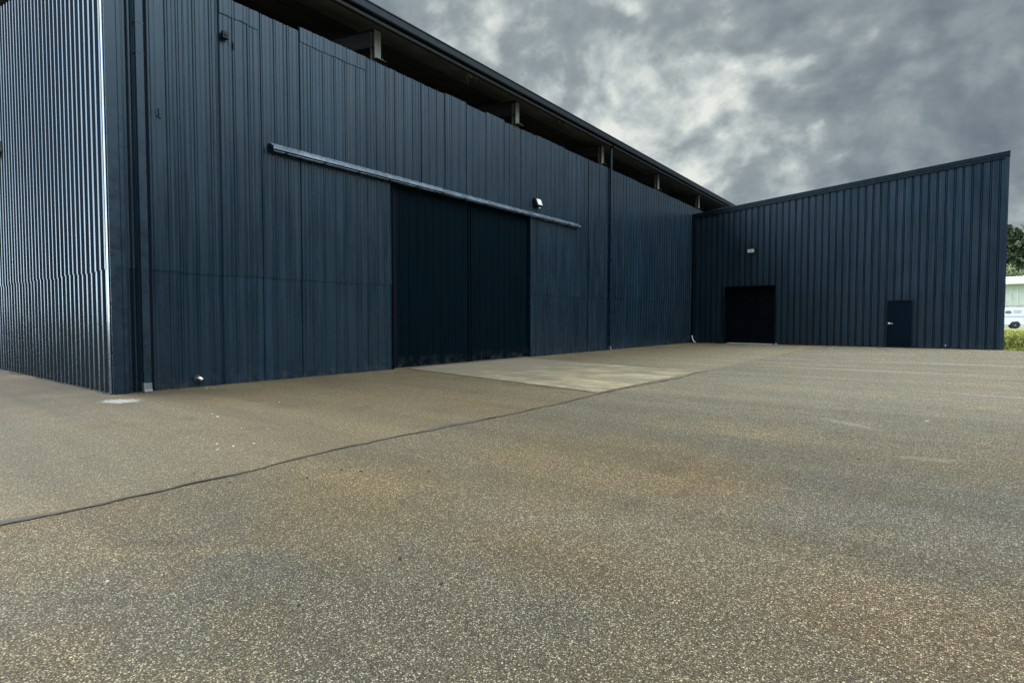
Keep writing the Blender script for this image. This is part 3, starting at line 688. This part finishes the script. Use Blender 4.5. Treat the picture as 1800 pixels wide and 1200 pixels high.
# track hood: three lapped lengths of sloping cover with a lip, and the track under it
TR0, TR1 = 6.42, 19.06
segs = ((TR0, 11.55, 0.0), (11.50, 15.75, -0.012), (15.70, TR1, -0.004))
hood_p = [(0.045, 0.10), (0.055, 0.118), (0.205, 0.020), (0.205, -0.030), (0.195, -0.030), (0.195, 0.010)]
hp = None
for (a, b, dz_) in segs:
    o = MB().prism([(u, v) for u, v in hood_p], lambda u, v, t: (XW + u + (0.006 if dz_ else 0), a + t * (b - a), 4.93 + v + dz_ + 0.004 * math.sin(a))).build('track_hood', M_track, WH)
    o2 = MB().prism([(0.07, -0.055), (0.18, -0.055), (0.18, -0.067), (0.07, -0.067)], lambda u, v, t: (XW + u, a + 0.02 + t * (b - a - 0.04), 4.93 + v)).build('track', M_track, o)
for y in (TR0 - 0.012, TR1):
    MB().prism([(0.045, 0.115), (0.205, 0.02), (0.205, -0.06), (0.045, -0.06)], lambda u, v, t: (XW + u, y + t * 0.012, 4.93 + v)).build('track_cap', M_trimd, WH)
for k in range(14):
    y = TR0 + 0.3 + k * 0.95
    MB().box((XW + 0.03, y - 0.03, 4.86), (XW + 0.19, y + 0.03, 4.872)).build('track_bracket', M_trimd, WH)
MB().box((XW - 0.02, D0, DH - 0.05), (XW + 0.05, D1, DH + 0.03)).build('door_header', M_trimd, WH)
# stubs and small pieces on the wall
c = MB(); c.lathe([(0.075, 0), (0.075, 0.012), (0.04, 0.02)], (XW + 0.03, 4.88, 0.17), 'x', 20); hy = c.build('wall_hydrant', M_rubber, WH)
c = MB(); c.tube([(XW + 0.045, 4.88, 0.175), (XW + 0.12, 4.89, 0.18), (XW + 0.155, 4.91, 0.155)], [0.028, 0.030, 0.026], 12); c.build('spout', M_white, hy, smooth=True)
c = MB(); c.box((XW + 0.03, 5.66, 6.70), (XW + 0.05, 5.69, 6.84)); c.build('cable_slot', M_black, WH)
c = MB(); c.tube([(XW + 0.10, 4.27, 5.12), (XW + 0.045, 4.30, 5.0), (XW + 0.05, 4.34, 4.98)], 0.012, 8); c.build('hook', M_trim, WH)

# ------------------------------------------------------------------ wing building
WG = thing('wing_building', (WR, Y1, 0), 'navy ribbed metal wing with a roofline rising to the right and a roller door', 'building')
def top_wing(s): return 7.29 + (s - XW) * (8.43 - 7.29) / (WR - XW)
RD0, RD1, RDH = -9.54, -6.97, 3.12
PD0, PD1, PDH = -2.07, -1.04, 2.24
pw = rprofile(XW + 0.03, WR - 0.02, 0.3048, 0.045, 0.046, 0, start=XW + 0.19, rev=True, jit=0.005)
pw = with_cuts(pw, [RD0, RD1, PD0, PD1])
def opening(s):
    if RD0 < s < RD1: return RDH
    if PD0 < s < PD1: return PDH
    return 0
mb = MB()
pl = lambda off: (lambda s, d, z: (s, Y1 - d - off, z))
sheet(mb, pw, pl(0.010), lambda s: max(2.46 + 0.008 * math.sin(s * 2), opening(s)), lambda s: top_wing(s) - 0.12, 3)
sheet(mb, pw, pl(0.0), lambda s: opening(s) + 0.001 if opening(s) else 0.03, lambda s: 2.52, 2)
wall = mb.build('front_wall', M_wing, WG, fixn=False)
# side and rear walls, roof
WD = 47.0
mb = MB()
sheet(mb, rprofile(Y1, WD, 0.305, 0.045, 0.03), lambda s, d, z: (WR + d, s, z), lambda s: 0.03, lambda s: top_wing(WR) - 0.05)
mb.build('side_wall', M_front, WG, fixn=False)
mb = MB(); sheet(mb, rprofile(XW, WR, 0.305, 0.045, 0.03), lambda s, d, z: (s, WD + d, z), lambda s: 0.03, lambda s: top_wing(s) - 0.05); mb.build('rear_wall', M_wing, WG, fixn=False)
MB().add([(XW + 0.05, Y1, top_wing(XW)), (WR, Y1, top_wing(WR)), (WR, WD, top_wing(WR)), (XW + 0.05, WD, top_wing(XW)), (XW + 0.05, Y1, top_wing(XW) - .03), (WR, Y1, top_wing(WR) - .03), (WR, WD, top_wing(WR) - .03), (XW + 0.05, WD, top_wing(XW) - .03)],
         [(0, 1, 2, 3), (4, 7, 6, 5), (0, 4, 5, 1), (1, 5, 6, 2), (2, 6, 7, 3), (3, 7, 4, 0)]).build('roof', M_roof, WG)
# rake trim, stepped in three bands
def rake(z0, z1, dy, mat, name='rake_trim'):
    xa, xb = XW + 0.02, WR + 0.07
    vs = []
    for x in (xa, xb):
        t = top_wing(x)
        vs += [(x, Y1 - dy, t + z0), (x, Y1 + 0.02, t + z0), (x, Y1 + 0.02, t + z1), (x, Y1 - dy, t + z1)]
    MB().add(vs, [(0, 1, 2, 3), (4, 7, 6, 5), (0, 4, 5, 1), (1, 5, 6, 2), (2, 6, 7, 3), (3, 7, 4, 0)]).build(name, mat, WG, bevel=0.006)
rake(-0.26, -0.12, 0.055, M_trimd); rake(-0.118, -0.03, 0.075, M_trim); rake(-0.028, 0.02, 0.110, M_trim)
mb = MB(); mb.box((WR - 0.085, Y1 - 0.062, 0.02), (WR + 0.055, Y1 - 0.046, 8.2)); mb.box((WR + 0.038, Y1 - 0.045, 0.02), (WR + 0.054, Y1 + 0.12, 8.2)); mb.build('corner_trim', M_wing, WG, bevel=0.004)
mb = MB(); mb.box((XW + 0.02, Y1 - 0.056, 0.02), (XW + 0.14, Y1 - 0.030, 7.1)); mb.build('corner_trim', M_trimd, WG, bevel=0.004)
mb = MB(); mb.box((XW + 0.1, Y1 + 0.004, 0.0), (WR + 0.01, Y1 + 0.25, 0.026)); mb.build('base_channel', M_trimd, WG)
# roller door in its recess
rec = 0.42
mb = MB(); mb.box((RD0 - 0.03, Y1 - 0.052, 0.02), (RD0 - 0.001, Y1 + rec, RDH + 0.03)); mb.box((RD1 + 0.001, Y1 - 0.052, 0.02), (RD1 + 0.03, Y1 + rec, RDH + 0.03)); mb.box((RD0 - 0.001, Y1 - 0.052, RDH + 0.001), (RD1 + 0.001, Y1 + rec, RDH + 0.03))
rd_frame = mb.build('roller_door_frame', M_trimd, WG)
mb = MB(); prof = []; z = 0.06
while z < RDH:
    prof += [(z, 0.0), (z + 0.018, 0.030), (z + 0.050, 0.034), (z + 0.070, 0.004)]; z += 0.0815
vs = []
for zz, d in prof: vs += [(RD0, Y1 + rec - d, min(zz, RDH)), (RD1, Y1 + rec - d, min(zz, RDH))]
mb.add(vs, [(2 * i, 2 * i + 1, 2 * i + 3, 2 * i + 2) for i in range(len(prof) - 1)])
rd = mb.build('roller_door', M_roller, WG, fixn=False)
MB().box((RD0 + 0.02, Y1 + rec - 0.06, 0.03), (RD1 - 0.02, Y1 + rec - 0.005, 0.075)).build('bottom_bar', M_trimd, rd)
MB().box((RD0 + 0.15, Y1 - 0.10, 0.004), (RD1 - 0.08, Y1 + rec - 0.07, 0.034)).build('threshold', M_concsill, WG, bevel=0.008)
for x, hh in ((RD0 - 0.14, 0.34), (RD1 + 0.10, 0.07)):
    MB().box((x - 0.05, Y1 - 0.16, 0.004), (x + 0.05, Y1 - 0.055, hh)).build('corner_guard', M_trim if hh > 0.2 else M_concsill, WG, bevel=0.01)
# personnel door
pdo = MB(); pdo.box((PD0 + 0.05, Y1 - 0.02, 0.05), (PD1 - 0.05, Y1 + 0.025, PDH - 0.05)); pd = pdo.build('personnel_door', M_flatdoor, WG, bevel=0.004)
mb = MB(); mb.box((PD0, Y1 - 0.052, 0.02), (PD0 + 0.046, Y1 + 0.06, PDH)); mb.box((PD1 - 0.046, Y1 - 0.052, 0.02), (PD1, Y1 + 0.06, PDH)); mb.box((PD0 + 0.046, Y1 - 0.05, PDH - 0.046), (PD1 - 0.046, Y1 + 0.06, PDH)); mb.box((PD0 + 0.046, Y1 - 0.05, 0.012), (PD1 - 0.046, Y1 + 0.06, 0.045)); mb.build('frame', M_trimd, pd, bevel=0.003)
mb = MB(); mb.lathe([(0.032, 0), (0.032, -0.012), (0.014, -0.018), (0.014, -0.055)], (-1.945, Y1 - 0.021, 1.14), 'y', 16)
mb.tube([(-1.945, Y1 - 0.07, 1.14), (-1.90, Y1 - 0.074, 1.138), (-1.80, Y1 - 0.070, 1.120)], [0.021, 0.019, 0.016], 10); mb.box((-1.99, Y1 - 0.026, 1.09), (-1.915, Y1 - 0.0205, 1.19)); mb.build('handle', M_chrome, pd, smooth=False)
for z in (0.3, 1.15, 2.0): MB().tube([(PD1 - 0.05, Y1 - 0.035, z), (PD1 - 0.05, Y1 - 0.035, z + 0.10)], 0.012, 8).build('hinge', M_trimd, pd)
# stub pipes at the foot of the wing
mb = MB(); mb.tube([(0.19, Y1 - 0.03, 0.17), (0.19, Y1 - 0.16, 0.17), (0.19, Y1 - 0.20, 0.12)], 0.028, 10); mb.build('pipe_stub', M_steelgrey, WG, smooth=True)
mb = MB(); mb.tube([(XW + 0.10, Y1 - 0.11, 0.40), (XW + 0.12, Y1 - 0.14, 0.26), (XW + 0.20, Y1 - 0.20, 0.12), (XW + 0.36, Y1 - 0.32, 0.03)], 0.032, 10); mb.build('drain_pipe', M_white, WG, smooth=True)

# ------------------------------------------------------------------ lamps and boxes on the walls
L1 = thing('wall_lamp', (XW + 0.04, 16.25, 5.22), 'dark wedge-shaped wall lamp with a pale sloping face above the sliding door track', 'wall lamp', 'lamps on the outer walls')
wedge = [(0, 0.0), (0.17, 0.015), (0.195, 0.05), (0.105, 0.28), (0.0, 0.30)]
MB().prism(wedge, lambda u, v, t: (XW + 0.04 + u, 16.08 + t * 0.32, 5.24 + v)).build('housing', M_lampbody, L1, bevel=0.008)
q = [(0.199, 0.062), (0.205, 0.064), (0.120, 0.272), (0.114, 0.270)]
MB().prism(q, lambda u, v, t: (XW + 0.04 + u, 16.11 + t * 0.26, 5.24 + v)).build('lens', M_lens, L1)
MB().lathe([(0.03, 0), (0.034, -0.03), (0.018, -0.05)], (XW + 0.16, 16.30, 5.245), 'z', 14).build('sensor', M_white, L1, smooth=True)
L2 = thing('wall_lamp', (-8.17, Y1 - 0.05, 4.93), 'small white-fronted wall lamp with a dark hood above the roller door', 'wall lamp', 'lamps on the outer walls')
MB().prism([(0, 0), (0.10, 0.0), (0.16, 0.20), (0.16, 0.25), (0, 0.25)], lambda u, v, t: (-8.37 + t * 0.40, Y1 - 0.052 - u, 4.90 + v)).build('housing', M_lampbody, L2, bevel=0.006)
MB().prism([(0.104, 0.012), (0.112, 0.010), (0.160, 0.175), (0.152, 0.177)], lambda u, v, t: (-8.34 + t * 0.33, Y1 - 0.052 - u, 4.90 + v)).build('lens', M_white, L2)
mb = MB()
for k, z in enumerate((0.075, 0.11)):
    u = 0.1115 + (z - 0.010) / 0.165 * 0.048 + 0.002
    mb.box((-8.28, Y1 - 0.052 - u - 0.003, 4.90 + z), (-8.28 + 0.20 - 0.04 * k, Y1 - 0.052 - u, 4.90 + z + 0.016))
mb.build('lens_bar', M_grey, L2)
L3 = thing('wall_lamp', (-19.05, Y0 - 0.06, 5.55), 'black finned floodlight with a white face on the bright end wall', 'wall lamp', 'lamps on the outer walls')
MB().box((-18.95, Y0 - 0.12, 5.46), (-18.55, Y0 - 0.055, 5.72)).build('bracket', M_steelgrey, L3, bevel=0.01)
mb = MB(); mb.prism([(0, 0), (0.34, -0.06), (0.36, 0.14), (0.04, 0.30), (0, 0.30)], lambda u, v, t: (-19.45 + t * 0.55, Y0 - 0.10 - u, 5.47 + v))
for k in range(6): mb.box((-19.40 + 0.085 * k, Y0 - 0.40, 5.70 - 0.0), (-19.37 + 0.085 * k, Y0 - 0.14, 5.755))
mb.build('housing', M_lampbody, L3, bevel=0.008)
MB().prism([(0.345, -0.055), (0.352, -0.055), (0.372, 0.12), (0.365, 0.12)], lambda u, v, t: (-19.40 + t * 0.45, Y0 - 0.10 - u, 5.47 + v)).build('lens', M_lens, L3)
CB = thing('security_camera', (XW + 0.04, 5.5, 6.82), 'small black security camera box high on the near end of the navy front wall', 'camera')
MB().box((XW + 0.045, 5.44, 6.82), (XW + 0.14, 5.56, 6.97)).build('housing', M_lampbody, CB, bevel=0.012)
MB().box((XW + 0.03, 5.46, 6.84), (XW + 0.044, 5.54, 6.94)).build('bracket', M_steeldark, CB)
MB().lathe([(0.035, 0), (0.035, 0.012), (0.02, 0.014)], (XW + 0.140, 5.50, 6.90), 'x', 16).build('lens', M_rubber, CB)

# ------------------------------------------------------------------ the van on the far drive
GZ = 0.434
VN = thing('white_van', (5.80, 75.0, GZ), 'white cargo van with a ladder rack and dark oval emblem parked beyond the lawn', 'van', rz=R(2))
LV = 5.4   # length along local +X, rear at x = -1.15, rear wheel at 0
def vp(u, v, t): return (u, -0.95 + 1.90 * t, v)
body = [(-1.02, 0.42), (-1.08, 0.70), (-1.05, 1.55), (-0.98, 1.98), (-0.80, 2.06), (2.35, 2.08), (2.75, 1.98), (3.35, 1.32), (4.10, 1.15), (4.28, 0.95), (4.30, 0.50), (4.15, 0.34), (3.70, 0.34), (3.62, 0.55), (3.42, 0.72), (3.18, 0.72), (2.98, 0.55), (2.92, 0.34), (0.42, 0.34), (0.36, 0.55), (0.17, 0.72), (-0.17, 0.72), (-0.36, 0.55), (-0.42, 0.36)]
MB().prism(body, vp).build('body', M_vanwhite, VN, bevel=0.05, world=False)
for wx in (0.0, 3.30):
    for sy in (-0.90, 0.90):
        sgn = -1 if sy < 0 else 1
        wt = MB().lathe([(0.20, -0.10), (0.31, -0.11), (0.345, -0.06), (0.345, 0.06), (0.31, 0.11), (0.20, 0.10)], (wx, sy, 0.345), 'y', 28).build('wheel', M_rubber, VN, world=False)
        MB().lathe([(0.21, 0.0), (0.20, sgn * 0.10), (0.17, sgn * 0.085), (0.08, sgn * 0.09), (0.05, sgn * 0.12), (0.0, sgn * 0.12)], (wx, sy, 0.345), 'y', 24).build('rim', M_galv, wt, world=False)
def vbox(name, a, b, mat, bev=0.0): return MB().box(a, b).build(name, mat, VN, bevel=bev, world=False)
vbox('rear_bumper', (-1.20, -0.93, 0.40), (-1.03, 0.93, 0.58), M_galv, 0.02)
vbox('front_bumper', (4.20, -0.93, 0.36), (4.38, 0.93, 0.58), M_grey, 0.03)
for sy in (-0.956, 0.953):
    MB().prism([(2.30, 1.35), (3.18, 1.35), (2.72, 1.90), (2.30, 1.92)], lambda u, v, t: (u, sy + 0.003 * t, v)).build('side_window', M_glass, VN, world=False)
    vbox('tail_light', (-1.072, sy - (0 if sy > 0 else 0.002), 0.95), (-0.99, sy + 0.005, 1.40), M_red)
    vbox('door_seam', (0.62, sy, 0.50), (0.635, sy + 0.003, 1.95), M_grey); vbox('door_seam', (2.16, sy, 0.50), (2.175, sy + 0.003, 1.95), M_grey)
MB().add([(2.80, -0.85, 1.96), (2.80, 0.85, 1.96), (3.38, 0.85, 1.34), (3.38, -0.85, 1.34), (2.83, -0.85, 1.97), (2.83, 0.85, 1.97), (3.41, 0.85, 1.35), (3.41, -0.85, 1.35)], [(0, 1, 2, 3), (4, 7, 6, 5), (0, 4, 5, 1), (1, 5, 6, 2), (2, 6, 7, 3), (3, 7, 4, 0)]).build('windscreen', M_glass, VN, world=False)
for sy in (-0.75, 0.60): vbox('headlight', (4.27, sy, 0.78), (4.31, sy + 0.18, 0.98), M_lens, 0.01)
em = MB().lathe([(0.20, 0), (0.20, -0.006), (0.0, -0.006)], (0, 0, 0), 'y', 28); em.v = [(x * 1.25 - 0.55, y - 0.953, z * 0.78 + 1.63) for x, y, z in em.v]
emo = em.build('emblem', M_grey, VN, world=False)
em = MB().lathe([(0.15, 0), (0.15, -0.004), (0.0, -0.004)], (0, 0, 0), 'y', 24); em.v = [(x * 1.1 - 0.55, y - 0.9595, z * 0.55 + 1.61) for x, y, z in em.v]
em.build('emblem_centre', M_galv, emo, world=False)
for k, (z, l) in enumerate(((1.72, 0.66), (1.60, 0.55), (1.53, 0.62))): vbox('lettering', (-0.18, -0.957, z), (-0.18 + l, -0.9525, z + (0.05 if k == 0 else 0.03)), M_grey)
vbox('stripe', (-0.95, -0.958, 1.19), (0.95, -0.9525, 1.235), M_grey); vbox('stripe', (-0.95, -0.957, 1.11), (0.85, -0.9522, 1.13), M_grey)
rk = MB()
for x in (-0.6, 0.3, 1.2, 2.1):
    rk.tube([(x, -0.82, 2.05), (x, -0.82, 2.28), (x, 0.82, 2.28), (x, 0.82, 2.05)], 0.022, 6)
for y in (-0.82, -0.4, 0.4, 0.82): rk.tube([(-0.75, y, 2.30), (2.3, y, 2.30)], 0.022, 6)
for k in range(12): rk.tube([(-0.7 + 0.25 * k, -0.82, 2.15), (-0.58 + 0.25 * k, -0.82, 2.29)], 0.016, 6)
rk.build('ladder_rack', M_galv, VN, world=False)

# ------------------------------------------------------------------ pale shed behind the van
SH = thing('metal_shed', (4.5, 92, 0.4), 'pale metal shed with a white roof edge standing behind the van', 'shed')
mb = MB(); sheet(mb, rprofile(2.0, 46.0, 0.6, 0.05, 0.03), lambda s, d, z: (s, 92.0 - d, z), lambda s: 0.38, lambda s: 5.82); mb.build('front_wall', M_shedwall, SH, fixn=False)
mb = MB(); mb.box((2.0, 92.05, 0.38), (2.1, 104, 6.0)); mb.box((45.9, 92.05, 0.38), (46.0, 104, 6.0)); mb.box((2.1, 103.9, 0.38), (45.9, 104, 6.0)); mb.build('side_wall', M_shedwall, SH)
mb = MB(); prof = rprofile(1.7, 46.3, 0.6, 0.06, 0.04)
for (s0, d0), (s1, d1) in zip(prof[:-1], prof[1:]):
    mb.add([(s0, 91.4, 5.86 + d0), (s1, 91.4, 5.86 + d1), (s1, 98, 6.95 + d1), (s0, 98, 6.95 + d0)], [(0, 1, 2, 3)]); mb.add([(s0, 98, 6.95 + d0), (s1, 98, 6.95 + d1), (s1, 104.6, 5.86 + d1), (s0, 104.6, 5.86 + d0)], [(0, 1, 2, 3)])
mb.build('roof', M_shedroof, SH, fixn=False)
MB().box((1.7, 91.30, 5.68), (46.3, 91.39, 5.88)).build('gutter', M_shedroof, SH)

# ------------------------------------------------------------------ trees
def tree(name, base, height, rad, label, mat, leaves, trunk_h, seed, leafsize=0.38, group=None):
    r = np.random.default_rng(seed)
    T = thing(name, base, label, 'tree', group)
    tr = MB(); bx, by, bz = base
    tr.tube([(bx, by, bz - 0.2), (bx + 0.1, by, bz + trunk_h * 0.5), (bx + r.normal() * 0.2, by + r.normal() * 0.2, bz + trunk_h), (bx + r.normal() * 0.5, by + r.normal() * 0.5, bz + height * 0.8)], [0.035 * height * 0.6, 0.024 * height * 0.6, 0.018 * height * 0.6, 0.03], 10)
    n_cl = 46; cl = []
    for k in range(n_cl):
        u = r.normal(size=3); u /= np.linalg.norm(u); q = r.random() ** 0.45
        c = np.array([bx, by, bz + trunk_h * 0.7 + (height - trunk_h * 0.7) * 0.52]) + u * q * np.array([rad, rad, (height - trunk_h * 0.7) * 0.46])
        cl.append((c, rad * r.uniform(0.16, 0.34)))
        if k % 3 == 0:
            tr.tube([(bx, by, bz + trunk_h * r.uniform(0.7, 1.2)), tuple((np.array([bx, by, bz + trunk_h * 1.1]) + c) / 2 + r.normal(size=3) * 0.3), tuple(c)], [0.16, 0.09, 0.03], 6)
    tr.build('trunk', M_bark, T)
    vs, fs = [], []
    for i in range(leaves):
        c, cr = cl[r.integers(n_cl)]; u = r.normal(size=3); u /= np.linalg.norm(u)
        p = c + u * cr * (r.random() ** 0.4) * np.array([1, 1, 0.75])
        a = r.normal(size=3) + u * 0.6 + np.array([0, 0, 0.5]); a /= np.linalg.norm(a); t = np.cross(a, r.normal(size=3)); t /= np.linalg.norm(t); b = np.cross(a, t)
        s = leafsize * r.uniform(0.6, 1.3); o = len(vs)
        vs += [tuple(p - t * s * 0.5), tuple(p + b * s * 0.32), tuple(p + t * s * 0.6), tuple(p - b * s * 0.32)]; fs.append((o, o + 1, o + 2, o + 3))
    m = MB(); m.v = vs; m.f = fs; m.build('crown', mat, T, fixn=False)
tree('broadleaf_tree', (6.2, 118, 0.4), 16.6, 6.2, 'tall dark tree rising behind the shed, closest to the wing corner', M_leafdark, 20000, 4, 1, 0.72, 'trees behind the shed')
tree('broadleaf_tree', (14.5, 121, 0.4), 17.5, 6.5, 'tall dark tree behind the shed, at the right edge of the view', M_leafdark, 20000, 4, 2, 0.72, 'trees behind the shed')
tree('light_bush', (8.3, 108.5, 0.4), 9.9, 3.0, 'pale green bushy tree just above the shed roof, in front of the dark trees', M_leaflight, 5200, 2, 3, 0.30, 'trees behind the shed')
tree('light_bush', (12.6, 109.0, 0.4), 9.2, 3.2, 'pale green bushy tree above the shed roof at the right edge of the view', M_leaflight, 4200, 2, 4, 0.30, 'trees behind the shed')
def wood():
    """far-off wood that runs on round the right of the yard"""
    r = np.random.default_rng(5); vs = []; fs = []
    path = [np.array(p, float) for p in ((10, 130), (40, 128), (66, 112), (80, 80), (88, 40), (90, 0), (84, -40), (50, -75), (0, -85), (-25, -85))]  # the unseen run to the right and behind is added to darken wall reflections
    for a, b in zip(path[:-1], path[1:]):
        L = np.linalg.norm(b - a)
        for i in range(int(L * 46)):
            f = r.random(); q = a + (b - a) * f + r.normal(size=2) * 2.2
            ang = q[0] * 0.55 + q[1] * 0.41
            H = 13.5 + 2.5 * math.sin(ang) + 1.6 * math.sin(2.7 * ang + 1) + r.normal() * 0.5
            z = H * (1 - r.random() ** 1.6)
            n = r.normal(size=3); n /= np.linalg.norm(n); t = np.cross(n, r.normal(size=3)); t /= np.linalg.norm(t); c = np.cross(n, t); s = r.uniform(0.5, 1.1)
            p = np.array([q[0], q[1], z]); o = len(vs)
            vs += [tuple(p - t * s), tuple(p + c * s * .6), tuple(p + t * s), tuple(p - c * s * .6)]; fs.append((o, o + 1, o + 2, o + 3))
    m = MB(); m.v = vs; m.f = fs
    return tag(m.build('wood', M_leafdark, fixn=False), 'dark wood of close trees beyond the pale shed', 'wood', kind='stuff')
wood()

# ------------------------------------------------------------------ stains and litter on the paving
def chip(name, x, y, size, mat, label, cat, group, seed, flatn=0.45):
    r = np.random.default_rng(seed); bm = bmesh.new(); bmesh.ops.create_icosphere(bm, subdivisions=2, radius=1.0)
    ax = r.uniform(0.65, 1.25, 3); fo = Vector(r.uniform(0, 50, 3)); z0 = 0.0 if x > JX else 0.004
    if -11.3 < x < -4.8 and 9.2 < y < 15: z0 = 0.010
    for v in bm.verts:
        q = 1 + 0.8 * mnoise.noise(v.co * 1.3 + fo); v.co = Vector((v.co.x * ax[0] * q, v.co.y * ax[1] * q, max(v.co.z * flatn * q, -flatn * 0.6))) * size
    lo = min(v.co.z for v in bm.verts)
    for v in bm.verts: v.co.z -= lo
    rotm = Matrix.Rotation(r.uniform(0, 6.28), 4, 'Z'); bm.transform(rotm)
    me = bpy.data.meshes.new(name); bm.to_mesh(me); bm.free(); me.materials.append(mat)
    o = bpy.data.objects.new(name, me); COL.objects.link(o); o.location = (x, y, z0)
    return tag(o, label, cat, group)
white_chips = [(-11.13, 2.58), (-10.95, 4.98), (-10.98, 4.86), (-7.96, 3.59), (-7.66, 3.53), (-6.35, 3.5), (-5.98, 2.74), (-5.74, 2.79), (-5.70, 2.99), (-5.71, 2.62), (-6.63, 3.33), (-8.28, 4.76)]
for i, (x, y) in enumerate(white_chips):
    chip('stone_chip', x, y, 0.009 + 0.009 * ((i * 7) % 5) / 5, M_stone, 'pale chip of broken stone lying on the brown asphalt near the wall', 'stone', 'pale stone chips near the wall', 100 + i)
dark_crumbs = [(-4.99, 2.09), (-4.49, 2.15), (-4.11, 2.60), (-3.92, 2.99), (-1.97, 1.83), (-2.30, 1.40), (-4.10, 2.92), (-3.46, 3.34), (-1.93, 1.94), (0.66, 7.86), (-0.58, 6.11), (-2.31, 2.01)]
for i, (x, y) in enumerate(dark_crumbs):
    chip('asphalt_crumb', x, y, 0.007 + 0.006 * ((i * 5) % 4) / 4, M_darkstone, 'small dark crumb of loose asphalt lying on the speckled yard', 'crumb', 'dark asphalt crumbs on the yard', 200 + i, 0.6)
chip('pebble', -3.26, 0.95, 0.010, M_stone, 'largest pale pebble lying alone on the speckled asphalt at lower left', 'pebble', None, 301, 0.6)
chip('leaf_scrap', -1.09, 2.08, 0.013, M_leafdry, 'curled dark leaf scrap on the speckled asphalt below the middle of the yard', 'leaf', None, 302, 0.25)
chip('paper_scrap', -0.11, 8.93, 0.030, M_stone, 'flat pale paper scrap far out on the grey part of the yard', 'scrap', None, 303, 0.08)
